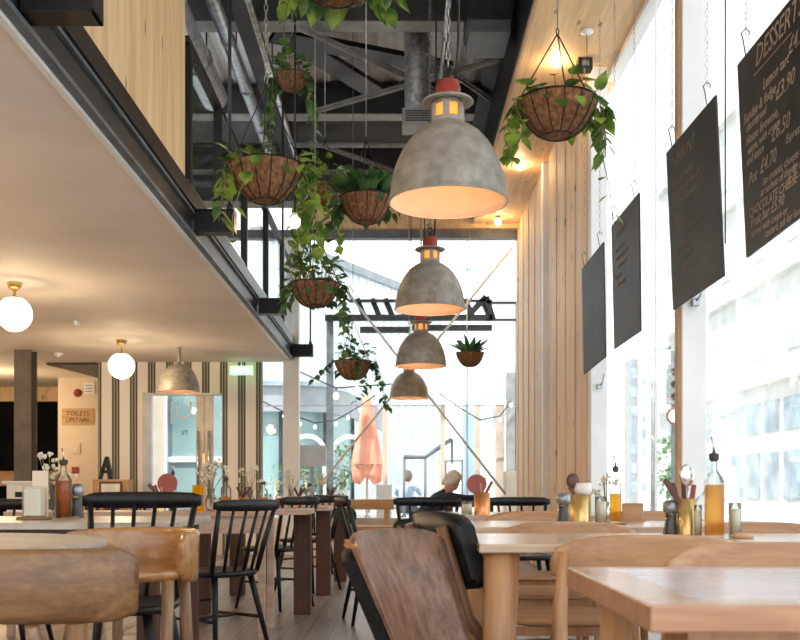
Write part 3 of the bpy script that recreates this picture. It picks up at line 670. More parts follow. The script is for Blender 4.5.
# ================================================================== TABLE THINGS
def bottle(px,py,D,hh,r,liq,label,frac=.62,square=False,name='oil_bottle',tall=1):
    p=P(px,py,D); t=thing(name,label,'bottle',(p.x,p.y,.7505)); n=4 if square else 20; k=1.2 if square else 1
    body=hh*.62
    m=MB().lathe([(r*k,0),(r*k,body),(r*.75*k,body+hh*.06),(r*.38,body+hh*.13),(r*.34,hh*.86),(r*.42,hh*.865),(r*.42,hh*.89)],n=n if square else 20)
    o=m.build('glass','jar',t); 
    l=MB().lathe([(r*k*.9,.004),(r*k*.9,hh*.62*frac/.62*.98 if frac<=.62 else body)],n=n).build('oil',liq,t)
    if square: o.rotation_euler=(0,0,R(40)); l.rotation_euler=(0,0,R(40)); o.data.polygons.foreach_set('use_smooth',[False]*len(o.data.polygons))
    MB().lathe([(r*.34,hh*.85),(r*.52,hh*.885),(r*.52,hh*.935),(r*.3,hh*.945)],n=14).build('stopper','pepper',t)
    MB().tube([(0,0,hh*.94),(0,0,hh*1.03),(-.008,0,hh*1.13)],[.005,.004,.003],8).build('spout','silver',t); return t
bottle(63.5,518,4.6,.285,.038,'darkoil','tall bottle of dark vinegar oil with steel spout on the stone topped table')
bottle(714,537,2.76,.245,.0265,'oil','square bottle of golden oil with steel spout on the stout legged table',.60,True)
bottle(615.5,523,3.93,.235,.024,'oil','golden oil bottle beside the cutlery tin on the pepper mill table',.5,True)
bottle(173,512,6.2,.26,.022,'darkoil','small spouted bottle behind the red paddles on the pinkish oak table',.2)
bottle(226,511,6.3,.22,.033,'oil','amber oil bottle on the pinkish oak table right of the dried flowers',.4)
bottle(263,509,6.9,.20,.034,'oil','amber oil bottle on the nearest reddish brown table',.4)
bottle(310,507.5,8.15,.19,.034,'oil','small amber oil bottle on the middle reddish brown table',.4)
bottle(279,507.5,8.1,.13,.03,'darkoil','short amber bottle left of the small oil bottle on the brown tables',.5)
def jar(px,py,D,r,h,mat,name,label,cat,fillm=None,fill=.8,n=20):
    p=P(px,py,D); t=thing(name,label,cat,(p.x,p.y,.7505)); MB().lathe([(r*.96,0),(r,.006),(r,h)],n=n).build('body',mat,t)
    if fillm: MB().lathe([(r*.88,.004),(r*.88,h*fill)],n=n).build('contents',fillm,t)
    return t
def mill(px,py,D,label,s=1):
    p=P(px,py,D); t=thing('pepper_mill',label,'pepper mill',(p.x,p.y,.7505)); t.scale=(s,s,s)
    MB().lathe([(.026,0),(.027,.008),(.019,.05),(.020,.075)],n=18).build('base','jar',t); MB().lathe([(.020,.004),(.016,.05),(.0165,.07)],n=14).build('peppercorns','pepper',t)
    MB().lathe([(.022,.075),(.027,.085),(.027,.108),(.016,.118)],n=18).build('cap','galv',t); return t
mill(563.5,520,3.75,'clear glass pepper mill left of the cutlery tin on the second right table')
mill(671,533,2.86,'glass pepper mill in front of the wooden handled cutlery, stout legged table',.85)
mill(76,516,4.7,'glass pepper mill right of the tall bottle on the stone topped table',1.35)
def cutlery(px,py,D,label,tin,r,h,kind=0,s=1):
    p=P(px,py,D); t=thing('cutlery_tin',label,'cutlery holder',(p.x,p.y,.7505))
    MB().lathe([(r,0),(r,.004),(r,h),(r*.93,h),(r*.93,.01)],n=24,cap=False).build('tin',tin,t); MB().lathe([(r*.9,.002),(r*.9,h*.9)],n=20).build('filling','napkin',t)
    return t
def handle(t,a,b,w,mat,name='wooden_handle'): return MB().bar(a,b,w,w*.55,(0,1,0)).build(name,mat,t,bevel=w*.2)
def spoon(t,a,b,mat='silver',r=.02):
    a,b=Vector(a),Vector(b); m=MB().tube([a,b],[.003,.004],8).build('spoon_stem',mat,t); mm=MB().ball((0,0,0),r,14,8,(1,.3,1.45)); o=mm.build('spoon_bowl',mat,t,loc=b+(b-a).normalized()*r*1.2); o.rotation_euler=(0,math.atan2((b-a).x,(b-a).z),0)
t=cutlery(687,535,2.84,'tin of wooden handled knives and a steel spoon on the stout legged table','brass',.026,.105)
h=.105
handle(t,(-.01,0,h*.7),(-.062,0,h+.055),.016,'darkwood'); handle(t,(-.02,.01,h*.8),(-.04,.01,h+.045),.015,'darkwood'); handle(t,(-.004,.012,h*.8),(-.008,.012,h+.07),.014,'darkwood'); handle(t,(.008,-.012,h*.8),(.016,-.012,h+.04),.014,'redwood')
spoon(t,(.0,-.018,h*.7),(-.004,-.02,h+.04),r=.022)
m=MB(); m.tube([(.01,0,h*.8),(.045,0,h+.012)],.003); [m.tube([(.045,0,h+.012),(.052,.0,h+.014+k*.006),(.07,0,h+.018+k*.008)],.0016,6) for k in range(4)]; m.build('fork','silver',t)
t=cutlery(580,523,3.9,'brass cutlery tin with white napkins and brown wooden spoon on the second right table','brass',.040,.112); h=.112
MB().lathe([(.030,0),(.036,.02),(.030,.045)],n=16).build('napkins','napkin',t,loc=(.012,0,h))
o=MB().ball((0,0,0),.026,14,8,(1,.35,1.2)).build('spoon_bowl','darkwood',t,loc=(-.028,0,h+.052)); handle(t,(-.01,.01,h*.8),(-.024,.01,h+.03),.008,'darkwood'); handle(t,(-.01,-.01,h*.8),(-.046,-.01,h+.03),.010,'darkwood')
t=cutlery(482,516,5.25,'copper tin with red paddles and cutlery on the farthest right table','copper',.042,.115); h=.115
o=MB().lathe([(.052,-.006),(.052,.006)],n=24).build('round_paddle','redwood',t,loc=(-.028,0,h+.045)); o.rotation_euler=(R(82),0,0)
handle(t,(0,0,h*.8),(.012,0,h+.08),.016,'redwood'); handle(t,(.01,.01,h*.8),(.055,.01,h+.06),.016,'redwood'); handle(t,(-.005,-.02,h*.8),(-.01,-.02,h+.05),.012,'orangewood','wooden_handle')
t=cutlery(160,512,6.05,'brass tin with a round red paddle and wooden handles beyond the black rail','brass',.036,.11); h=.11
o=MB().lathe([(.060,-.006),(.060,.006)],n=28).build('round_paddle','redwood',t,loc=(.045,0,h+.06)); o.rotation_euler=(R(80),0,0)
handle(t,(0,0,h*.8),(-.07,0,h+.055),.024,'darkwood'); handle(t,(.0,-.01,h*.8),(-.03,-.01,h+.05),.02,'redwood'); handle(t,(.01,-.02,h*.8),(.018,-.02,h+.04),.022,'orangewood')
for px,py,D,lab in ((243,510,6.75,'cutlery pot with dark handles on the nearest reddish brown table'),(299,508,7.95,'cutlery pot with dark handles on the middle reddish brown table'),(331,506.5,9.3,'cutlery pot with dark handles on the farthest reddish brown table')):
    t=cutlery(px,py,D,lab,'copper',.035,.08)
    for k in range(5): a=k*1.3; handle(t,(0,0,.07),(.05*math.cos(a),.04*math.sin(a),.15),.016,'darkwood')
# candles, jars, cards, tray
def candle(px,py,D,label,r=.02,h=.075):
    p=P(px,py,D); t=thing('candle_glass',label,'candle',(p.x,p.y,.7505)); MB().lathe([(r,0),(r,h*1.1)],n=20).build('glass','jar',t); MB().lathe([(r*.86,.004),(r*.86,h*.9)],n=18).build('candle','candle',t); return t
candle(735,537-2,2.80,'cream candle in glass just right of the square golden oil bottle',.017,.085)
candle(601,522,3.9,'cream candle in glass between the cutlery tin and second oil bottle',.024,.095)
candle(698,535,2.80,'white candle in glass between the cutlery tin and square oil bottle',.011,.08)
candle(467,515,5.5,'small amber candle jar left of the copper tin',.03,.06)
p=P(734,537,2.76); t=thing('wooden_coaster','round wooden coaster in front of the candle at far right','coaster',(p.x+.004,p.y-.06,.7505)); MB().lathe([(.026,0),(.028,.004),(.028,.012)],n=28).build('disc','tan',t)
p=P(598,523,3.9); t=thing('oval_tray','thin dark tray under the candle on the second right table','tray',(p.x+.01,p.y-.13,.7505)); MB().lathe([(.07,0),(.075,.006)],n=32,sy=.5).build('plate','tray',t)
p=P(41,519,4.5); t=thing('wooden_tray','small dark wooden tray left of the tall vinegar bottle','tray',(-1.585,4.36,.7505)); MB().box((-.062,-.05,0),(.062,.05,.014)).build('board','tray',t,bevel=.004)
t=thing('napkin_jar','square glass of cream napkins standing on the small dark tray','jar',(-1.585,4.36,.7650)); MB().box((-.042,-.035,0),(.042,.035,.13)).build('glass','jar',t,bevel=.004); MB().box((-.035,-.027,.004),(.035,.027,.12)).build('napkins','candle',t)
t=thing('menu_card','beige menu card behind the glass of napkins at left','card',(-1.60,4.47,.7505)); MB().box((-.035,0,0),(.035,.006,.215)).build('card','cream',t)
t=thing('menu_block','pale wooden menu block right of the second oil bottle','menu holder',(P(633,0,4.15).x,4.15,.7505)); MB().box((-.044,0,0),(.044,.012,.075)).build('panel','pale',t,bevel=.003); MB().box((-.05,-.015,0),(.05,.03,.012)).build('foot','palev',t)
def vase(px,py,D,label,s=1,seed=1):
    p=P(px,py,D); t=thing('flower_vase',label,'vase',(p.x,p.y,.7505)); t.scale=(s,s,s); rd=random.Random(seed)
    MB().lathe([(.022,0),(.03,.02),(.03,.05),(.016,.085),(.02,.11)],n=18).build('vase','jar',t)
    st=MB(); fl=MB()
    for k in range(12):
        a=rd.uniform(0,6.28); r=rd.uniform(.02,.09); e=Vector((r*math.cos(a),r*math.sin(a),.16+rd.uniform(0,.09))); st.tube([(0,0,.02),(r*.2*math.cos(a),r*.2*math.sin(a),.11),e],.0014,5)
        for j in range(4): fl.ball(e+Vector((rd.uniform(-.015,.015),rd.uniform(-.015,.015),rd.uniform(-.015,.01))),rd.uniform(.005,.009),6,4)
    st.build('stems','stem',t); fl.build('blossom','flower',t); return t
vase(52,517,4.75,'glass vase of dried white flowers behind the tall vinegar bottle',1.2,2)
vase(211,513,6.2,'glass vase of dried flowers on the pinkish oak table',1.25,3)
vase(250,510,6.9,'glass vase of dried flowers on the nearest reddish brown table',1.15,5)
vase(291,508,8.2,'glass vase of dried flowers on the middle reddish brown table',1.2,7)
vase(321,507,9.5,'glass vase of dried flowers on the farthest reddish brown table',1.2,8)
vase(606,523,3.98,'slim vase of sparse stems just left of the second golden oil bottle',.75,9)
for px,py,D,lab,mt,s in ((198,513.5,6.15,'yellow bottle left of the dried flowers on the pinkish oak table','oil',1),(217,513,6.1,'low cream jar before the amber bottle on the pinkish oak table','jar',.7),
                    (268,509.5,7.9,'cream jar right of the amber bottle on the brown tables','jar',.8),(341,506,9.5,'white jar at the far end of the brown tables','jar',.8)):
    jar(px,py,D,.03*s+.004,.16*s*(1 if mt=='oil' else .75),mt,'condiment_jar',lab,'jar','candle' if mt=='jar' else None)
# ================================================================== PENDANTS
def pendant(neck=True):
    t=thing('pendant_lamp','x','pendant lamp')
    out=[(.251,-.004),(.256,0),(.250,.006),(.2475,.03),(.243,.07),(.234,.115),(.220,.16),(.200,.205),(.172,.25),(.138,.288),(.105,.312),(.078,.326),(.070,.333)]
    MB().lathe(out,n=48,cap=False).build('shade','lamp',t)
    MB().lathe([(r-.005,z) for r,z in out[:12]]+[(.02,.322)],n=48,cap=False).build('shade_lining','lampin',t)
    m=MB(); m.lathe([(.070,.333),(.071,.350)],n=24,cap=False)
    for k in range(6):
        a=k*math.pi/3+.26; m.box((.060,-.014,.345),(.070,.014,.412),mat=Matrix.Rotation(a,3,'Z'))
    m.lathe([(.070,.350),(.060,.350)],n=24,cap=False); m.lathe([(.066,.405),(.064,.428),(.055,.428)],n=24,cap=False); m.lathe([(.071,.348),(.071,.352)],n=24)
    m.build('neck','lamp',t)
    MB().lathe([(.058,.353),(.058,.408)],n=20).build('inner_glow','bulbwarm',t)
    MB().lathe([(.062,.428),(.105,.420),(.109,.424),(.106,.430),(.060,.438)],n=32).build('collar','lamp',t)
    MB().lathe([(.058,.436),(.056,.45),(.053,.452),(.053,.488),(.050,.49),(.046,.512),(.02,.518)],n=24).build('cap','red',t)
    MB().ball((0,0,.12),.04,16,10,(1,1,1.25)).build('bulb','bulbwarm',t)
    h=MB().tube([(0,0,.515),(0,0,.545)],.012,10); h.tube([(.0,0,.56+.022*math.sin(a)*1)if 0 else (.016*math.cos(a),0,.562+.02*math.sin(a)) for a in [2*math.pi*k/14 for k in range(14)]],.005,8,True); h.build('hook','wire',t)
    return t
M['bulbwarm']=emit('pendant_bulb',(1,.27,.04),1.0)
PL=pendant()
PENDS=[]
def chain_mb(z0,z1,x=0,y=0,step=.045,r=.0045):
    m=MB(); z=z0; k=0
    while z<z1:
        pts=[]
        for j in range(8):
            a=2*math.pi*j/8; u=step*.24*math.cos(a); v=(step*.62)*math.sin(a)
            pts.append((x+(u if k%2 else 0),y+(0 if k%2 else u),z+v))
        m.tube(pts,r,5,True); z+=step; k+=1
    return m
def hang(t,z,name='suspension_cable',zt=None,r=.004,x=.02,m='wire'):
    top=(zt or ZR)-z; MB().tube([(x,0,.0),(x,0,top)],r,6).build(name,m,t,loc=(0,0,0))
pd=[(448,202.6,4.24,'large zinc pendant lamp with red cap hanging nearest the camera'),(430,309.5,7.1,'zinc pendant lamp second from the camera, red cap and side collar'),
    (421,366,9.8,'zinc pendant lamp third from the camera, overlapping the last one'),(409,398,12.7,'smallest and farthest zinc dome pendant in the row of four')]
for k,(px,py,D,lab) in enumerate(pd):
    p=P(px,py,D)
    o=inst(PL,lab,tuple(p),R(k*17+6)); o['group']='zinc pendant lamps'; PENDS.append(tuple(p))
    z=p.z
    c=chain_mb(.59,ZR-z,step=.036,r=.003) if k<2 else MB().tube([(0,0,.58),(0,0,ZR-z)],.006,6); c.build('suspension_chain','chain',o)
    MB().tube([(.03,0,.50),(.045,0,.7),(.05,0,ZR-z)],.006,6).build('power_cable','wire',o)
p=P(179,391.5,12.2); o=inst(PL,'grey dome pendant hanging under the mezzanine before the glazed doors',tuple(p),.4); PENDS.append(tuple(p)); o['group']='zinc pendant lamps'
for c in kids(o):
    if c.name.split('.')[0] in ('cap','collar','neck','hook','inner_glow','suspension_chain','power_cable'): bpy.data.objects.remove(c)
MB().tube([(0,0,.33),(0,0,ZC-p.z)],.02,8).build('stem','lamp',o)
# ---- globes
def globe(px,py,D,dia,lab):
    p=P(px,py,D); t=thing('globe_or_fill_light',lab,'ceiling light',tuple(p),0,'opal globe ceiling lights'); r=dia/2
    MB().ball((0,0,0),r,28,18).build('globe','globe',t); MB().lathe([(r*.42,r*.88),(r*.45,r*.92),(r*.42,r*.97),(.012,r*1.0)],n=24).build('gallery','brass',t)
    MB().tube([(0,0,r),(0,0,ZC-p.z-.05)],.012,8).build('stem','brass',t); MB().lathe([(.015,ZC-p.z-.07),(.05,ZC-p.z-.045),(.065,ZC-p.z-.01),(.065,ZC-p.z-.001)],n=24).build('canopy','brass',t); return tuple(p)
GLOBES=[globe(14.5,314,8.4,.288,'glowing opal globe on the ceiling at the left edge, nearest'),globe(121.5,366,11.6,.30,'glowing opal globe hanging farther off above the striped wall')]
def detector(px,py,D,lab,r=.04):
    x=(px-CX)*D/F; t=thing('smoke_detector',lab,'detector',(x,D,ZC-.045),0); MB().lathe([(r*.6,0),(r*.9,.012),(r,.03),(r*1.1,.044)],n=24).build('body','whitepaint',t); MB().lathe([(r*.3,-.008),(r*.35,0)],n=16).build('sensor','whitepaint',t); return t
detector(77,321,1.74e3/(490-321),'small white smoke detector on the ceiling between the two globes',.035); detector(58,357,1.74e3/(490-353),'white round detector on the ceiling above the toilets sign',.06)
# ---- bulbs
SPOTS=[]
for px,py,D,z,lab in ((557,62,8.3,ZS,'bare lit bulb under the plywood soffit left of the white column, nearest'),(520,166,10.95,ZS,'bare lit bulb under the plywood soffit, second along'),(498,222,13.0,ZS,'bare lit bulb at the far end of the soffit, flaring beside the big pendant'),(295,222,7.75,ZS+.02,'bare lit bulb shining among the trailing leaves left of centre')):
    x=(px-CX)*D/F; zz=EYE+(HY-py)*D/F; t=thing('bulb_fitting',lab,'light bulb',(x,D,zz),0,'bare bulbs on the ceiling')
    top=(ZS if px>450 else 5.08)-zz-.001
    MB().lathe([(.035,top-.02),(.035,top)],n=16).build('base_plate','galv',t)
    if top>.1: MB().tube([(0,0,.055),(0,0,top-.02)],.008,6).build('stem','wire',t)
    MB().lathe([(.02,.03),(.02,.07)],n=12).build('socket','whitepaint',t); MB().ball((0,0,0),.042,16,10,(1,1,1.1)).build('bulb','bulbglass',t); SPOTS.append((x,D,zz))
x=(586-CX)*8.2/F; t=thing('junction_box','small grey junction box under the soffit beside the white column','junction box',(x,8.27,ZS-.10)); MB().box((-.06,-.05,0),(.06,.05,.099)).build('box','steel',t,bevel=.005); MB().box((-.03,-.055,.03),(.03,-.05,.07)).build('cover','galv',t)
x=P(581,30,8).x; t=thing('cable_rose','small white ceiling rose on the plywood soffit with a thin cable','ceiling rose',(x,7.75,ZS-.03)); MB().lathe([(.02,0),(.05,.015),(.05,.029)],n=20).build('rose','whitepaint',t); MB().tube([(0,0,0),(0,0,-.3)],.003,6).build('cable','wire',t)
# ================================================================== BASKETS
def leaf(mb,pos,dirv,size,up=Vector((0,0,1)),w=.8,narrow=False):
    d=dirv.normalized(); s=d.cross(up); s=s.normalized() if s.length>1e-3 else Vector((1,0,0)); n_=s.cross(d)
    if narrow: pr=[(0,0),(.25,.16),(.55,.18),(.8,.10),(1,0)]
    else: pr=[(-.08,.16),(.08,.42),(.34,.50),(.64,.33),(.86,.12),(1.02,0)]
    pts=[pos+d*size*t - n_*size*(.10*t*t+.0) for t,_ in pr]
    L_=[pos+d*size*t + s*size*w*h + n_*size*(.10*h-.12*t*t) for t,h in pr]; R_=[pos+d*size*t - s*size*w*h + n_*size*(.10*h-.12*t*t) for t,h in pr]
    vs=[pos+d*size*.02]+L_+list(reversed(R_[:-1])); 
    mid=[pos+d*size*t - n_*size*.12*t*t for t in (.02,.34,.64,1.02)]
    k=len(pr); base=[pos]+L_+mid[1:3]+R_[:-1]
    # indices: 0 base, 1..k left (k = tip), k+1,k+2 mids, k+3.. right
    tip=k; m1,m2=k+1,k+2; r=lambda i: k+3+i
    mb.add(base,[(0,1,2,m1) if not narrow else (0,1,m1),*( [(m1,2,3),(m1,3,4,m2)] if not narrow else [(m1,1,2),(m1,2,3,m2)]),*([(m2,4,5,tip)] if not narrow else [(m2,3,4,tip)] if k==5 else []),
              (m1,r(1),r(0),0) if not narrow else (m1,r(0),0),*([(r(2),r(1),m1),(m2,r(3),r(2),m1)] if not narrow else [(r(1),r(0),m1),(m2,r(2),r(1),m1)]),*([(tip,r(4),r(3),m2)] if not narrow else [(tip,r(3),r(2),m2)])],True)
def basket(px,yn,yb,D,wpx,label,seed=1,style='pothos',lsize=.085,nleaf=60,vines=(),zt=None,hook=None,depth=.60,ribs=14,spread=1.0,lmat='leaf',chains=True,topchain='wire'):
    r=wpx*D/F/2; p=P(px,490,D); p.z=EYE+(HY-yn)*(D-r)/F; Hh=p.z-(EYE+(HY-yb)*(D+.36*r)/F); t=thing('hanging_basket',label,'hanging basket',tuple(p),seed*.7,'hanging coir baskets'); rd=random.Random(seed)
    pr=[(r*.30,-Hh),(r*.42,-Hh*.985),(r*.58,-Hh*.86),(r*.74,-Hh*.66),(r*.88,-Hh*.38),(r*.97,-Hh*.12),(r*1.0,0),(r*.93,.0),(r*.90,-Hh*.2)]
    MB().lathe(pr,n=40,cap=False).lathe([(r*.31,-Hh),(.001,-Hh+.001)],n=40,cap=False).lathe([(.001,-Hh*.15),(r*.92,-Hh*.15)],n=24,cap=False).build('coir_bowl','coir',t)
    wm=MB(); wr=max(.0022,r*.016)
    for zz,rr in ((0,1.0),(-Hh,.36)): wm.tube([(r*rr*1.015*math.cos(a),r*rr*1.015*math.sin(a),zz) for a in [2*math.pi*k/28 for k in range(28)]],wr*1.3,6,True)
    for k in range(ribs):
        a=2*math.pi*k/ribs; wm.tube([(q*1.02*math.cos(a),q*1.02*math.sin(a),z) for q,z in reversed(pr[:7])],wr,5)
    wm.build('wire_frame','wire',t)
    hk=hook if hook else .95*r*2*1.0+.05
    if chains:
        for k in range(3):
            a=2*math.pi*k/3+.4; MB().tube([(r*math.cos(a),r*math.sin(a),0),(0,0,hk)],wr*1.1,5).build('basket_chain','wire',t)
        MB().tube([(.009*math.cos(a),0,hk+.01+.014*math.sin(a)) for a in [2*math.pi*k/10 for k in range(10)]],.003,5,True).build('hook','wire',t)
    top=(zt or ZR)-p.z; (chain_mb(hk+.03,top,step=.034,r=.0025) if topchain=='chain' else MB().tube([(0,0,hk+.02),(0,0,top)],.0035,5)).build('suspension_line','chain',t)
    lf=MB(); st=MB()
    if style=='spiky':
        for k in range(nleaf):
            a=rd.uniform(0,6.28); el=rd.uniform(.25,1.4); d=Vector((math.cos(a)*math.cos(el),math.sin(a)*math.cos(el),math.sin(el))); leaf(lf,Vector((d.x*r*.5,d.y*r*.5,0)),d,lsize*rd.uniform(.7,1.2),narrow=True,w=.9)
    elif nleaf:
        for k in range(nleaf):
            a=rd.uniform(0,6.28); q=r*(rd.uniform(.2,1.18))**.5; hgt=rd.uniform(-.02,.085)*spread*(1.15-q/r*.4)
            if style=='bushy': hgt=rd.uniform(-.03,.14)*spread
            pos=Vector((q*math.cos(a),q*math.sin(a),hgt)); d=Vector((math.cos(a+rd.uniform(-.9,.9)),math.sin(a+rd.uniform(-.9,.9)),rd.uniform(-.6,.7)))
            if style=='upright': d.z=abs(d.z)*1.6+.3; leaf(lf,pos,d,lsize*rd.uniform(.8,1.5),narrow=True,w=1.0); continue
            leaf(lf,pos,d,lsize*rd.uniform(.65,1.1))
            st.tube([Vector((q*.6*math.cos(a),q*.6*math.sin(a),-.02)),pos],.0017,4)
        for k in range(int(nleaf*.8) if style!='upright' else nleaf//4):            # leaves spilling over the rim
            a=rd.uniform(0,6.28); q=r*rd.uniform(1.02,1.02+.28*spread); z=-rd.uniform(0,Hh*.5*spread)
            if math.sin(a+seed*.7)<-.35 and rd.random()<.86: continue                                # front left mostly clear
            pos=Vector((q*math.cos(a),q*math.sin(a),z)); leaf(lf,pos,Vector((math.cos(a)*.6,math.sin(a)*.6,-rd.uniform(.3,1.1))),lsize*rd.uniform(.6,1.05))
    for (ang,ln,nl,drift) in vines:                                    # trailing stems, world angles
        a=R(ang)-seed*.7; pts=[Vector((r*.8*math.cos(a),r*.8*math.sin(a),.01)),Vector((r*1.08*math.cos(a),r*1.08*math.sin(a),.0))]
        for k in range(1,9):
            u=k/8; pts.append(Vector((r*(1.12+drift*u)*math.cos(a+.25*math.sin(u*5+ang)),r*(1.12+drift*u)*math.sin(a+.25*math.sin(u*5+ang)),-ln*u)))
        st.tube(pts,.0022,5)
        for k in range(nl):
            u=(k+.6)/nl*(len(pts)-2)+1; i=min(int(u),len(pts)-2); q=pts[i].lerp(pts[i+1],u-i); b=rd.uniform(0,6.28)
            leaf(lf,q+Vector((math.cos(b),math.sin(b),0))*lsize*.15,Vector((math.cos(b),math.sin(b),-rd.uniform(.4,1.3))),lsize*rd.uniform(.6,1.0))
    if lf.v: lf.build('foliage',lmat,t,fix=False)
    if st.v: st.build('stems','stem',t)
    return t
basket(557.5,86,141,4.4,79,'coir basket of glossy heart leaves hanging alone right of the big pendant',1,'pothos',.085,46,[(0,.55,6,.25),(-10,.24,8,.1),(175,.24,10,.12),(200,.3,4,.1),(20,.22,8,.15),(-40,.22,3,.05),(160,.25,9,.2),(185,.18,8,.1)],zt=ZS,hook=.30,spread=.9)
basket(266,154,205,4.75,74,'large coir basket beside the black outrigger left of centre',2,'pothos',.085,38,[(185,.28,8,.15),(200,.22,6,.1),(-20,.3,8,.3),(10,.35,10,.25),(240,.45,3,.0),(0,.42,9,.4),(170,.25,6,.2)],spread=.85,topchain='chain')
basket(366,190,225,6.7,53,'coir basket with upright strappy leaves left of the big pendant shade',3,'upright',.105,150,[(180,.3,8,.2),(190,.22,8,.3)],spread=1.0,lmat='leafdark')
basket(292,69,93,8.6,34,'small high coir basket under the roof with ivy trailing both sides',4,'bushy',.085,60,[(175,.5,18,.5),(185,.85,22,.4),(0,.5,14,.35),(-15,.65,16,.2),(200,.6,16,.3),(190,1.0,20,.2)],spread=1.3,lmat='ivy')
basket(315,279,308,7.1,50,'coir basket wrapped in dense ivy below the shining bulb',5,'bushy',.075,110,[(0,.35,12,.2),(20,.5,18,.35),(-25,.3,10,.2),(190,.22,8,.1),(5,.55,16,.1),(215,.2,6,.1)],spread=1.25,lmat='ivy')
basket(353,359,380,9.7,37,'coir basket above the orange umbrella with long trails at both sides',6,'bushy',.085,70,[(0,.35,12,.7),(10,.45,14,.9),(-70,.42,12,.1),(180,.15,6,.9),(185,.25,5,1.4),(-60,.3,8,.3)],spread=1.3,lmat='ivy')
basket(470,351,367,13.0,28,'small far coir basket with spiky leaves right of the pendants',7,'spiky',.27,26,(),lmat='leafdark')
basket(325,180,206,8.4,42,'coir basket almost hidden by long hanging greenery behind the shining bulb',8,'bushy',.09,70,[(180,.8,26,.3),(200,.95,26,.1),(220,.7,22,.2),(250,.8,22,.1),(160,.6,18,.4),(270,.55,16,.2),(230,1.05,22,.3),(300,.6,16,.2),(190,.5,18,.6)],spread=1.3,lmat='leaf')
basket(338,-45,8,4.5,84,'coir basket cut by the top edge with big leaves hanging down',9,'pothos',.105,30,[(200,.20,3,.15),(188,.30,5,.2),(215,.18,2,.0),(250,.12,3,.0),(320,.14,3,.05),(335,.2,4,.1),(350,.12,4,.25),(235,.10,2,.1)],spread=.9)
# ================================================================== CHALKBOARDS
def board(cor,Ds,label,lines,seed,fade=1.0):
    # cor: four photo corners (left top, right top, right bottom, left bottom); Ds: left depth, right depth
    lt,rt,rb,lb=[P(c[0],c[1],Dv) for c,Dv in zip(cor,(Ds[0],Ds[1],Ds[1],Ds[0]))]
    t=thing('chalkboard_sign',label,'chalkboard',tuple(lt),0,'chalkboards hanging by the glass wall')
    U=(rt-lt); V=(lt-lb); W=U.length; Hh=V.length; u=U.normalized(); v=(V-u*V.dot(u)).normalized(); n_=u.cross(v).normalized()
    if n_.x>0: n_=-n_
    off=lb-lt
    q=[Vector((0,0,0)),rt-lt,rb-lt,lb-lt]
    MB().prism(q,-n_*.012).build('board','chalkboard',t,bevel=.002)
    rd=random.Random(seed)
    for (tx,x,y,sz,sh) in lines:                # fractions of board, y from the top
        vs,fs=text_mb(tx,sz,.35)
        mm=MB().add([u*(x*W+w_.x)+ v*(-y*Hh+w_.y+ .03*0)+(off*0)+n_*(.0015+w_.z*.3) for w_ in vs],fs); mm.build('chalk_writing','chalk' if fade>.5 else 'chalkfaint',t)
    for f in (.14,.86):
        a=(rt-lt)*f; top=Vector((a.x,a.y,ZS-lt.z)); k=MB().tube([a+Vector((0,0,-.01)),a+Vector((-.012,.0,.06)),a+Vector((-.02,0,.09)),a+Vector((0,0,.11)),a+Vector((.016,0,.095)),a+Vector((.012,0,.08))],.0028,6); k.build('wire_hook','wire',t)
        c_=chain_mb(a.z+.10,top.z,a.x,a.y,step=.032,r=.0013) ; c_.build('chain','chain',t)
    return t
M['chalkfaint']=plain('faint_chalk',(.24,.20,.17),.9)
dl=[('DESSERTS',.27,.12,.115,0),('_________',.25,.14,.09,0),
 ('£4.50',.70,.235,.085,0),('Lemon tart',.36,.265,.06,0),('Sundae & fudge',.06,.335,.06,0),('shortbread',.10,.385,.052,0),('£3.90',.52,.375,.085,0),
 ('House brownie,',.08,.45,.058,0),('warm, with cream',.10,.50,.05,0),('and sauce',.08,.55,.052,0),('£6.50',.44,.545,.085,0),
 ('Espresso',.62,.61,.05,0),('Pot',.10,.655,.07,0),('£4.70',.27,.645,.08,0),('ice creams, choose three',.30,.71,.048,0),('or sorbets of the day',.26,.755,.046,0),
 ('CHOCOLATE CHEESE',.08,.815,.054,0),('£5.90',.62,.80,.085,0),('Fruit bar £5.90',.10,.87,.062,0),('served with cream or',.10,.92,.046,0),('custard, ask for food',.30,.965,.046,0)]
board([(737,65),(812,-28),(822,200),(746,258)],(4.42,3.62),'black chalkboard headed DESSERTS with chalk prices, nearest and cut by the right edge',dl,1)
fl=[('MAINS',.2,.15,.10,0)]+[(s_,.12+.05*(k%3),.26+.07*k,.05,0) for k,s_ in enumerate(['Soup of the day','Burger & chips £9','Pie with mash','Fish, peas','Salad bowl £7','Side of greens','Bread & olives','Ask us for','allergens'])]
board([(666,153),(715,95),(723,276),(673,310)],(5.6,4.85),'dark chalkboard second from the camera with faint writing, before the white column',fl,2,.2)
board([(611,226),(638.5,192.5),(640,331),(614,349)],(7.05,6.25),'greyish chalkboard third from the camera with faint writing',fl[:6],3,.2)
board([(581.5,269),(603,242),(605,357),(583.5,374.5)],(8.15,7.45),'smallest chalkboard farthest along, in front of the white column and pine cladding',[],4,.2)
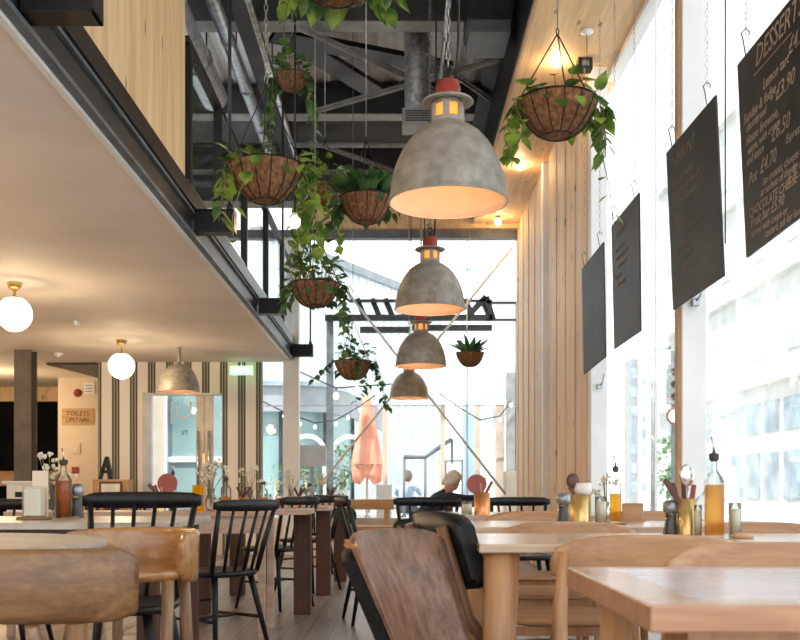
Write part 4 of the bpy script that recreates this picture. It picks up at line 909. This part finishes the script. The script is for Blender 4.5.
# ================================================================== OUTSIDE
M['paving']=noise_mat('pale_paving',(.50,.50,.49),(.62,.62,.60),2,.8); M['greyclad']=noise_mat('grey_cladding',(.22,.24,.26),(.30,.32,.34),2,.6)
M['tealglass']=noise_mat('teal_glazing',(.16,.26,.27),(.30,.42,.42),.6,.2,detail=3); M['palebluegls']=noise_mat('pale_blue_glazing',(.52,.66,.72),(.74,.84,.88),.3,.25,detail=3)
M['stone']=noise_mat('pale_stone',(.62,.61,.58),(.76,.75,.72),1,.8); M['salmon']=noise_mat('salmon_canvas',(.78,.26,.16),(.88,.38,.26),4,.8)
M['winblue']=noise_mat('street_window',(.22,.28,.33),(.45,.52,.57),1.5,.2); M['posttimber']=plain('weathered_post',(.50,.42,.33),.8); M['hedge']=leafmat('hedge_leaf',(.07,.17,.06),(.24,.42,.14))
M['bulbwhite']=emit('string_bulb',(1,.93,.8),2.5); M['skin']=noise_mat('skin',(.62,.36,.27),(.72,.44,.34),6,.55); M['hairgrey']=noise_mat('grey_hair',(.66,.66,.67),(.88,.88,.88),40,.8,bump=.5)
M['navy']=plain('navy_knit',(.018,.028,.06),.9); M['palecloth']=plain('pale_blue_shirt',(.30,.38,.50),.9); M['trouser']=plain('dark_trousers',(.04,.04,.05),.9)
M['darkhair']=plain('dark_hair',(.10,.07,.05),.8); M['stonewin']=noise_mat('pale_window',(.50,.54,.57),(.66,.69,.71),2,.3)
M['slate']=plain('board_face',(.48,.45,.47),.7)
struct(MB().box((-30,YB+.15,-.2),(1.9,90,-.04)).box((1.95,-6,-.2),(14,90,-.04)).build('ground','paving'))
# pavilion with curved grey fascia
t=thing('pavilion_building','low grey building with curved roof band and teal glazing left of the orange umbrella','building',(0,24,0))
pl=[(P(px,0,D).x,D-24) for px,D in ((240,24),(300,24),(328,24.4),(348,25.8),(364,27.8),(378,30.5),(386,34))]
def ribbon(mb,z0,z1,off,th):
    rows=[]
    for i,(x,y) in enumerate(pl): rows.append([Vector((x,y+off,z0)),Vector((x-.0,y+off+th,z0)),Vector((x,y+off+th,z1)),Vector((x,y+off,z1))])
    return mb.band(rows,False)
ribbon(MB(),2.75,3.36,-.25,.4).build('fascia','greyclad',t); ribbon(MB(),3.36,3.46,-.35,.6).build('roof_edge','winblue',t)
ribbon(MB(),0,2.75,0,.1).build('glazing','tealglass',t)
m=MB()
for px,D in ((281,23.98),(325,24.2),(353,26.3)): x=P(px,0,D).x; m.box((x-.04,D-24-.12,0),(x+.04,D-24,2.75))
m.build('mullions','steel',t)
for cxp in (318,): 
    x=P(cxp,0,24).x
    for dx,nm in ((-.25,'a'),(.75,'b')):  # arches reflected in the glazing, built as pale tubes
        a=MB().tube([(x+dx-.42,-.1,0)]+[(x+dx-.42*math.cos(q),-.1 if dx<0 else .25,1.75+.42*math.sin(q)) for q in [math.pi*k/12 for k in range(13)]]+[(x+dx+.42,-.1 if dx<0 else .25,0)],.06,6); a.build('arch_reflection','stone',t)
# tall pale glazed facade behind
t=thing('glazed_building','tall pale blue glazed building with sloping roof line rising behind the pavilion','building',(0,0,0))
a=P(255,232,38); b=P(440,304,54)
MB().prism([(a.x,a.y,0),(b.x,b.y,0),(b.x,b.y,b.z),(a.x,a.y,a.z)],(0,6,0)).build('facade','palebluegls',t)
mm=MB(); 
for k in range(22):
    q=a.lerp(b,k/21); mm.box((q.x-.05,q.y-.12,0),(q.x+.05,q.y,q.z))
mm.build('mullions','stone',t); rr=MB().bar((a.x,a.y-.1,a.z),(b.x,b.y-.1,b.z),.5,.35); rr.build('roof_edge','greyclad',t)
# round glazed tower
p=P(472,0,60); t=thing('round_tower','slim round pale blue tower seen to the right of the pendants','building',(p.x,60,0)); MB().lathe([(.62,0),(.62,14)],n=24).build('shaft','palebluegls',t); MB().lathe([(.70,14),(.70,14.3)],n=24).build('cap','stone',t)
# office block behind posts
a=P(490,0,48); b=P(518,0,48); t=thing('distant_office','distant blue grey office block just left of the pine clad wall','building',(a.x,48,0)); W_=b.x-a.x
MB().box((0,0,0),(W_,5,7)).build('wall','stone',t)
for i in range(3):
    for j in range(4): MB().box((.15+i*W_/3,-.05,.8+j*1.5),(W_/3-.1+i*W_/3,.0,1.8+j*1.5)).build('window','winblue',t)
# pergola
t=thing('pergola_frame','black steel pergola frame with slats outside, behind the pendants','pergola',(0,0,0))
z1=P(0,302,17).z; z0=P(0,318,17).z
def hb(px0,px1,py,D,w): a,b=P(px0,py,D),P(px1,py,D); return MB().bar(a,b,.10,w*D/F)
hb(325,492,318,17,6).build('beam','black',t); hb(350,492,301,17,2.4).build('beam','black',t); hb(360,410,330,17,6).build('beam','black',t); hb(412,492,328,17,6).build('beam','black',t); hb(486,520,303,17,2.5).build('beam','steel',t); hb(486,520,320,17,2.5).build('beam','steel',t)
for px in (362,377,390,403,470,487): MB().bar(P(px-5,299,17.05),P(px+3,318,17.05),.10,.09).build('slat','black',t)
MB().bar(P(486,297,17),P(466,318,17),.1,.10).build('slat','black',t); MB().bar(P(486,297,17),P(493,320,17),.1,.10).build('slat','black',t)
for px in (330,519): a=P(px,303 if px>400 else 318,17.1); MB().box((a.x-.06,17.05,-.04),(a.x+.06,17.17,a.z)).build('post','bluegrey',t)
# umbrella
p=P(367,0,18); t=thing('patio_umbrella','closed salmon orange patio umbrella standing outside the end window','umbrella',(p.x,18,-.04)); z_top=P(0,394,18).z; z_bot=P(0,478,18).z
MB().tube([(0,0,.06),(0,0,z_top+.06)],.025,10).build('pole','posttimber',t); MB().lathe([(.28,0),(.28,.05),(.05,.08)],n=24).build('base','midgrey',t)
n=48; rows=[]; mm=MB(); vs=[]; K=14
for k in range(K+1):
    u=k/K; z=z_top-(z_top-z_bot)*u; r=.05+.25*u**.8 if u<.82 else .05+.25*.82**.8-.05*(u-.82)*3; tie=.0
    vs.append([Vector((r*(1+.16*u*math.cos(8*a+u*2))*math.cos(a),r*(1+.16*u*math.cos(8*a+u*2))*math.sin(a),z+(.08*math.sin(4*a+1) if k==K else 0))) for a in [2*math.pi*j/n for j in range(n)]])
mm.band(vs,True).build('canopy','salmon',t); MB().tube([(.27*math.cos(a),.27*math.sin(a),z_bot+.28) for a in [2*math.pi*j/24 for j in range(24)]],.018,6,True).build('tie_strap','orangewood',t)
MB().ball((0,0,z_top+.08),.05,10,8).build('finial','posttimber',t)
def bush(name,px,py0,py1,D,wpx,lab,seed,n=260,mat='hedge',pot=None):
    c=P(px,py1,D); rd=random.Random(seed); z0=c.z; hh=(py1-py0)*D/F; r=wpx*D/F/2; t=thing(name,lab,'shrub',(c.x,D,-.04)); m=MB()
    for k in range(n):
        v=Vector((rd.gauss(0,1),rd.gauss(0,1),rd.gauss(0,1))).normalized()*rd.uniform(.6,1.05)
        leaf(m,Vector((v.x*r,v.y*r,z0+.04+hh/2+v.z*hh/2)),Vector((v.x+rd.uniform(-.5,.5),v.y+rd.uniform(-.5,.5),v.z+rd.uniform(-.6,.4))),r*.30*rd.uniform(.7,1.2))
    m.build('foliage',mat,t,fix=False); MB().tube([(0,0,.0 if not pot else .3),(0,0,z0+hh*.5)],[.05,.03],8).build('trunk','posttimber',t)
    if pot: MB().box((-r*.55,-r*.5,0),(r*.55,r*.5,max(z0+.04,.35))).build('planter','whitepaint',t,bevel=.01)
bush('garden_shrub',306,463,492,17,34,'dark green shrub in a planter outside, under the grey hanging board',1,220,'ivy',pot=1)
bush('garden_shrub',342,443,490,17.4,26,'bright green shrub in a pale planter left of the orange umbrella',2,240,pot=1)
bush('garden_shrub',276,462,492,19,14,'small green shrub outside, left of the white column',3,120)
bush('street_tree',672,436,494,34,40,'pale green hedge tree across the street beyond the third window bay',4,260)
a=P(298,466.5,14.3); b=P(326,445,14.3); t=thing('notice_board','grey pink notice board on a post outside, right of the white column','board',(a.x,14.3,-.04))
MB().box((0,0,a.z+.04),(b.x-a.x,.04,b.z+.04)).build('panel','slate',t,bevel=.004); MB().box(((b.x-a.x)/2-.03,.04,0),((b.x-a.x)/2+.03,.09,b.z)).build('post','greyclad',t)
# timber posts of terrace screen
for px,y0,D,w_,mt,lab in ((443,404,17.6,.08,'posttimber','slim timber post standing outside left of the round tower'),(478,404,17.4,.09,'posttimber','pale timber post standing outside right of the last pendant'),(500,404,17.2,.14,'posttimber','thick timber post outside near the pine clad wall'),(511,372,17.0,.14,'midgrey','grey square post outside, closest to the pine clad wall'),(385,408,18.6,.10,'posttimber','pale timber post standing just right of the orange umbrella')):
    p=P(px,y0,D); tag(MB().box((p.x-w_/2,D,-.04),(p.x+w_/2,D+w_,p.z)).build('timber_post',mt,bevel=.006),lab,'post','terrace posts outside')
a=P(506,0,15.2); b=P(517,0,15.2); tag(MB().box((a.x,15.2,-.04),(b.x,15.6,P(0,471,15.2).z)).build('planter_box','posttimber',bevel=.01),'tall wooden box outside beside the pine clad wall','planter')
# outdoor tables
def picnic(px,D,wm,lab):
    p=P(px,0,D); t=thing('picnic_table',lab,'table',(p.x,D,-.04)); 
    MB().box((-wm/2,-.35,.74),(wm/2,.35,.79)).build('tabletop','slate',t,bevel=.006)
    for s_ in (-1,1):
        MB().box((-wm/2,s_*.7-.13,.43),(wm/2,s_*.7+.13,.47)).build('bench','slate',t,bevel=.006)
        MB().bar((s_*wm*.38,-.3,.74),(s_*wm*.38,-.65,0),.06,.08).build('leg','bluegrey',t); MB().bar((s_*wm*.38,.3,.74),(s_*wm*.38,.65,0),.06,.08).build('leg','bluegrey',t)
        MB().box((s_*wm*.38-.03,-.75,.38),(s_*wm*.38+.03,.75,.43)).build('crossbar','bluegrey',t)
picnic(412,15.6,1.1,'grey slatted picnic table outside behind the grey haired person'); picnic(398,20,1.6,'farther grey picnic table outside where the second person sits'); picnic(296,20.4,1.5,'grey picnic table outside beyond the shrubs')
a=P(445,480,16.4); t=thing('menu_stand','dark framed white menu stand outside, right of the grey haired person','stand',(a.x,16.4,-.04)); W_=18*.0164; zb=a.z+.04; zt2=P(0,460,16.4).z+.04
f=MB(); f.box((0,0,zb),(.03,.03,zt2)); f.box((W_-.03,0,0),(W_,.03,zt2)); f.box((0,0,0),(.03,.03,zb)); f.box((.03,0,zt2-.03),(W_-.03,.03,zt2)); f.build('frame','bluegrey',t); MB().box((.05,.01,zb+.02),(W_-.05,.02,zt2-.06)).build('sheet','whitepaint',t)
t=thing('metal_handrail','bent dark handrail outside left of the last pendant rod','handrail',(0,0,0)); q=[P(404,457,17.8),P(425,457,17.8),P(452,439,17.8)]; MB().tube(q,.04,8).build('rail','bluegrey',t)
for k in (0,1,2): MB().tube([q[k],Vector((q[k].x,17.8,-.04))],.025,8).build('post','bluegrey',t)
a=P(392,492,14.6); t=thing('sandwich_board','small tilted white board outside under the umbrella','board',(P(384,0,14.4).x,14.3,-.04)); MB().bar((0,.25,0),(0,0,1.0),.22,.02,(0,1,0)).build('panel','whitepaint',t)
# string lights
t=thing('string_lights','festoon cable with white bulbs drooping outside across the left glazing','string lights',(0,0,0)); pts=[(262,405),(284,416),(315,427),(336,424),(360,410),(380,396)]
m=MB().tube([P(x,y-4,16.5) for x,y in pts],.012,5); m.build('cable','steel',t)
for x,y in pts[1:]+[(300,424),(348,418)]: MB().ball(P(x,y,16.5),.026,10,8,(1,1,1.25)).build('bulb','bulbwhite',t)
t=thing('string_lights','festoon cable with white bulbs outside between the timber posts at right','string lights',(0,0,0)); pts=[(440,398),(460,412),(480,424),(500,420),(511,405)]
MB().tube([P(x,y-4,16.9) for x,y in pts],.012,5).build('cable','steel',t)
for x,y in pts: MB().ball(P(x,y,16.9),.028,10,8,(1,1,1.25)).build('bulb','bulbwhite',t)
t=thing('string_lights','short festoon of big white bulbs outside above the roof band','string lights',(0,0,0)); MB().tube([P(300,372,16),P(336,388,16),P(392,384,16)],.012,5).build('cable','steel',t)
for x,y in ((336,396),(378,393)): MB().ball(P(x,y,16),.045,12,8,(1,1,1.3)).build('bulb','bulbwhite',t); MB().tube([P(x,y-6,16),P(x,y-9,16)],.012,5).build('drop','steel',t)
# street beyond the right glazing
t=thing('street_building','long white stone street building with rows of windows beyond the right glass wall','building',(12,0,0))
MB().box((0,8,-.04),(3,46,22)).build('facade','stone',t)
for z in (4.3,7.6,10.9,14.2): MB().box((-.25,8,z),(0,46,z+.35)).build('cornice','stone',t)
k=0
for fl,z0,z1 in ((0,2.75,3.75),(1,.6,2.1),(2,5.2,6.9),(3,8.5,10.2),(4,11.8,13.5)):
    y=10.
    while y<44.5 and k<300:
        w_=1.25; 
        if k<98: MB().box((-.04,y,z0),(.0,y+w_,z1)).build('window','winblue' if fl<2 else 'stonewin',t) if True else 0
        k+=1; y+=1.65+ (0 if fl<2 else 1.6)
p=P(654,0,30); t=thing('street_lamp','tall thin grey lamp post across the street','lamp post',(p.x,30,-.04)); MB().tube([(0,0,0),(0,0,P(0,345,30).z)],[.11,.09],10).build('pole','midgrey',t); MB().tube([(0,0,5.1),(.5,0,5.2)],.05,8).build('arm','midgrey',t)
p=P(673,0,28); t=thing('traffic_light','traffic light with round red rimmed sign across the street','traffic light',(p.x,28,-.04)); MB().tube([(0,0,0),(0,0,P(0,350,28).z)],.06,10).build('pole','bluegrey',t)
z=P(0,385,28).z; MB().box((-.17,-.15,z-.5),(.17,.1,z+.6)).build('signal_head','greyclad',t,bevel=.02)
for k in range(3): MB().lathe([(.1,-.17),(.1,-.14)],n=14).build('lens','steel',t).rotation_euler=(0,0,0)
for c in kids(t):
    if c.name.startswith('lens'): bpy.data.objects.remove(c)
for k in range(3): o=MB().lathe([(.10,0),(.10,.03)],n=14).build('lens','steel',t,loc=(0,-.15,z-.3+.35*k)); o.rotation_euler=(R(90),0,0)
o=MB().lathe([(.22,0),(.22,.02)],n=20).build('round_sign','whitepaint',t,loc=(0,-.16,P(0,415,28).z)); o.rotation_euler=(R(90),0,0)
o=MB().tube([(.22*math.cos(a),.22*math.sin(a),.03) for a in [2*math.pi*j/20 for j in range(20)]],.03,6,True).build('sign_rim','red',t,loc=(0,-.16,P(0,415,28).z)); o.rotation_euler=(R(90),0,0)
for px0,px1,yt,D,lab in ((630,638,358,58,'narrow brownish tower block far down the street'),(641,647,362,62,'narrow grey blue tower block far down the street')):
    a,b=P(px0,yt,D),P(px1,yt,D); t=thing('tower_block',lab,'building',(a.x,D,-.04)); MB().box((0,0,0),(b.x-a.x,1.5,a.z)).build('wall','greyclad' if D<60 else 'palebluegls',t); 
    for j in range(7): MB().box((.08,-.03,.8+j*1.1),(b.x-a.x-.08,0,1.4+j*1.1)).build('window_strip','winblue',t)
# ---- terrace wall seen through the glazed doors
a=P(168,0,19); b=P(212,0,19); t=thing('garden_screen','blue green planted screen seen through the glazed doors','screen',(a.x,19,-.04)); MB().box((0,0,0),(b.x-a.x+.6,.2,2.9)).build('panel','tealglass',t); MB().box((-.3,-.1,0),(0,.2,2.9)).build('post','whitepaint',t); MB().box((0,-.05,1.45),(b.x-a.x+.6,0,1.55)).build('rail','whitepaint',t)
# ================================================================== PEOPLE
def skinmesh(name,pts,edges,radii,mat,parent,sub=2,root=0):
    me=bpy.data.meshes.new(name); me.from_pydata([tuple(p) for p in pts],edges,[]); me.update(); o=bpy.data.objects.new(name,me); C.objects.link(o)
    sk=o.modifiers.new('skin','SKIN'); lay=me.skin_vertices[0] if me.skin_vertices else None
    if lay is None: bpy.context.view_layer.update(); lay=me.skin_vertices[0]
    for i,r_ in enumerate(radii): lay.data[i].radius=(r_,r_) if not isinstance(r_,tuple) else r_
    lay.data[root].use_root=True
    sb=o.modifiers.new('sub','SUBSURF'); sb.levels=sub; sb.render_levels=sub
    dg=bpy.context.evaluated_depsgraph_get(); m2=bpy.data.meshes.new_from_object(o.evaluated_get(dg)); o.modifiers.clear(); o.data=m2; m2.materials.clear(); m2.materials.append(M[mat]); m2.name=name
    m2.polygons.foreach_set('use_smooth',[True]*len(m2.polygons)); o.parent=parent; return o
def person(label,loc,rz,lean,shirt,hair,group=None):
    # seated, facing +Y, leaning forward by lean (radians) over a table
    t=thing('person',label,'person',loc,rz)
    hz=.50; hip=Vector((0,0,hz)); d=Vector((0,math.sin(lean),math.cos(lean)))
    ch=hip+d*.33; nk=hip+d*.50; hd=nk+Vector((0,.06+.05*math.sin(lean),.09)); sh=[nk+Vector((s_*.17,0,-.05)) for s_ in (-1,1)]
    pts=[hip,hip+d*.16,ch,nk]; rad=[(.15,.12),(.14,.11),(.16,.11),(.06,.06)]; ed=[(0,1),(1,2),(2,3)]
    for k,s_ in enumerate((-1,1)):
        o0=len(pts); el=sh[k]+Vector((s_*.07,.16,-.22)); wr=el+Vector((-s_*.06,.22,.0)); wr.z=max(wr.z,.79); el.z=max(el.z,.78)
        pts+=[sh[k],el,wr]; rad+=[.062,.042,.034]; ed+=[(2,o0),(o0,o0+1),(o0+1,o0+2)]
    skinmesh('upper_body',pts,ed,rad,shirt,t)
    # legs
    pts=[hip+Vector((0,0,0))]; rad=[.12]; ed=[]
    for s_ in (-1,1):
        o0=len(pts); pts+=[hip+Vector((s_*.10,.04,-.01)),Vector((s_*.12,.44,hz)),Vector((s_*.12,.46,.08)),Vector((s_*.13,.60,.05))]; rad+=[.09,.065,.045,.04]; ed+=[(0,o0),(o0,o0+1),(o0+1,o0+2),(o0+2,o0+3)]
    skinmesh('trousers',pts,ed,rad,'trouser',t)
    # head + neck
    tilt=lean*.75; hm=MB(); n=20; vs=[]
    for i in range(15):
        u=i/14; th=math.pi*u; z=-math.cos(th)*.125; r=math.sin(th)**.75
        row=[]
        for j in range(n):
            a=2*math.pi*j/n; x=.074*r*math.cos(a); y=.092*r*math.sin(a)
            if math.sin(a)>0: y*=(.92 if z<-.06 else 1.0); 
            if z<-.03: x*=1-.9*(-.03-z)*2.5; y+=.008
            if abs(math.cos(a))<.17 and math.sin(a)>0 and -.045<z<.02: y+=.022*(1-abs(z+.02)/.045)
            if .15<abs(math.cos(a))<.5 and math.sin(a)>0 and 0<z<.035: y-=.008
            row.append(Vector((x,y,z)))
        vs.append(row)
    hm.band(vs,True); m_=Matrix.Rotation(-tilt,3,'X')
    hm.v=[tuple(m_@Vector(v)+hd+Vector((0,.0,.04))) for v in hm.v]
    hm.tube([nk-d*.04,nk+d*.02,hd],[.06,.055,.052],14)
    hm.build('head','skin',t)
    H0=hd+Vector((0,0,.04)); 
    def at(v): return m_@Vector(v)+H0
    e=MB(); [e.ball(at((s_*.03,.083,.015)),.011,8,6) for s_ in (-1,1)]; e.build('eyes','pepper',t); MB().tube([at((-.024,.088,-.055)),at((0,.094,-.057)),at((.024,.088,-.055))],.005,6).build('mouth','red',t)
    for s_ in (-1,1): MB().ball(at((s_*.076,-.002,-.005)),.024,10,8,(.35,.7,1.2)).build('ear','skin',t)
    hr=MB(); rd=random.Random(3); rows=[]
    for i in range(11):
        u=i/10; th=math.pi*(.30+.70*u) ; row=[]
        for j in range(24):
            a=2*math.pi*j/24; front=max(0,math.sin(a)); z=-math.cos(th)*.138; q=math.sin(th)**.8+.001
            if front>.25: z=max(z,.065+.02*front) if q>.3 else z
            if -.3<math.sin(a)<.25: z=max(z,-.02)
            q2=q if not front>.25 else min(q,.86)
            k_=1+.06*rd.uniform(-1,1); k_*=1.1; row.append(at((.086*q2*math.cos(a)*k_,.104*q2*math.sin(a)*k_-.008,z*k_)))
        rows.append(row)
    hr.band(rows,True); hr.build('hair',hair,t)
    # hands
    for k,s_ in enumerate((-1,1)):
        el=sh[k]+Vector((s_*.07,.16,-.22)); wr=el+Vector((-s_*.06,.22,0)); wr.z=.79
        hp=[wr,wr+Vector((-s_*.01,.05,.0)),wr+Vector((-s_*.02,.085,-.004))]; rr=[.024,(.036,.014),(.036,.014)]; ed=[(0,1),(1,2)]
        for f in range(4):
            b0=len(hp); off=(f-1.5)*.019; L_=(.07,.08,.078,.06)[f]; hp+=[hp[2]+Vector((off,.02,0)),hp[2]+Vector((off*1.1,.02+L_*.5,.006)),hp[2]+Vector((off*1.1,.02+L_,-.012))]; rr+=[.009,.0085,.007]; ed+=[(2,b0),(b0,b0+1),(b0+1,b0+2)]
        b0=len(hp); hp+=[hp[0]+Vector((-s_*.035,.035,0)),hp[0]+Vector((-s_*.05,.075,-.005))]; rr+=[.011,.009]; ed+=[(0,b0),(b0,b0+1)]
        skinmesh('hand',hp,ed,rr,'skin',t,1)
    return t
p=P(419,0,12.2); person('grey haired person in a navy jumper bent over a table at the end window',(p.x,12.2,0),R(-66),.80,'navy','hairgrey')
t=table4('dining_table','dark square table in front of the grey haired person at the end window',.58,1.18,12.1,12.8,'darkwood','brownleg',.03,.05,square=True,sq=(.03,.03),ins=.05)
t=thing('cafe_stool','dark low stool under the grey haired person','stool',(p.x,12.2,0)); seatslab(.34,.34,.34,.36,.03).build('seat','black',t)
for sx in (-1,1):
    for sy in (-1,1): rleg((sx*.11,sy*.11,.37),(sx*.15,sy*.15,0),.016,.012).build('leg','black',t)
p=P(405,0,19.3); o=person('second person outside in a pale blue shirt at the farther picnic table',(p.x,19.25,.02),R(-12),.35,'palecloth','darkhair')
WORLD, SUN, EXPO, PEND_W, GLOBE_W, BULB_W = 1.8, 5.0, 0.55, 5, 26, 4
# ------------------------------------------------------------------ light, sky, camera
w = bpy.data.worlds.new('sky'); SC.world = w; w.use_nodes = True; nt = w.node_tree; bg = nt.nodes['Background']
tc = N(nt,'ShaderNodeTexCoord'); sp = N(nt,'ShaderNodeSeparateXYZ'); nt.links.new(tc.outputs['Generated'],sp.inputs[0])
cr = N(nt,'ShaderNodeValToRGB'); cr.color_ramp.elements[0].color=(.95,.97,1,1); cr.color_ramp.elements[1].color=(.78,.88,1,1); cr.color_ramp.elements[0].position=.1
nt.links.new(sp.outputs[2],cr.inputs[0]); nt.links.new(cr.outputs[0],bg.inputs[0]); bg.inputs[1].default_value = WORLD
def lamp(kind,name,loc,e,c=(1,1,1),size=.1,rot=None,par=None):
    l = bpy.data.lights.new(name,kind); l.energy=e; l.color=c
    if kind=='POINT': l.shadow_soft_size=size
    if kind=='SUN': l.angle=size
    if kind=='SPOT': l.shadow_soft_size=size; l.spot_size=R(130); l.spot_blend=.6
    o = bpy.data.objects.new(name,l); C.objects.link(o); o.location=loc
    if rot: o.rotation_euler=rot
    if par: o.parent=par
    return o
s = lamp('SUN','sunlight',(0,0,20),SUN,(1,.96,.9),.02); s.rotation_euler = Vector((-.45,-.55,1.25)).to_track_quat('Z','Y').to_euler()
for p in PENDS: lamp('POINT','pendant_light',Vector(p)+Vector((0,0,.12)),PEND_W,(1,.62,.30),.05)
for p in GLOBES: lamp('POINT','globe_or_fill_light',Vector(p)+Vector((0,0,-.18)),GLOBE_W,(1,.72,.42),.06)
for p in [(-3.2,5.2,2.4),(-3.2,2.,2.4),(-6,8.4,2.4),(-6,5.2,2.4),(-5.9,14.6,2.0),(-6,11.6,2.4)]: lamp('POINT','globe_or_fill_light',p,GLOBE_W,(1,.72,.42),.12)  # unseen lamps without fittings; the passage one is added fill for the cream wall
for p in SPOTS: lamp('POINT','bulb_light',Vector(p)+Vector((0,0,-.07)),BULB_W,(1,.66,.34),.03)
cam = bpy.data.cameras.new('camera'); co = bpy.data.objects.new('camera',cam); C.objects.link(co)
co.location=(0,0,EYE); co.rotation_euler=(R(90),0,0); cam.sensor_width=36; cam.lens=45; cam.shift_y=(HY-320)/800; cam.shift_x=(400-CX)/800
cam.clip_start=.05; cam.clip_end=400
cam.dof.use_dof=True; cam.dof.focus_distance=4.6; cam.dof.aperture_fstop=8
SC.camera=co
vs_=SC.view_settings; vs_.view_transform='Standard'; vs_.look='None'; vs_.gamma=1; vs_.use_curve_mapping=False; vs_.exposure=EXPO
SC.cycles.max_bounces=10; SC.cycles.transparent_max_bounces=24; SC.cycles.sample_clamp_indirect=6
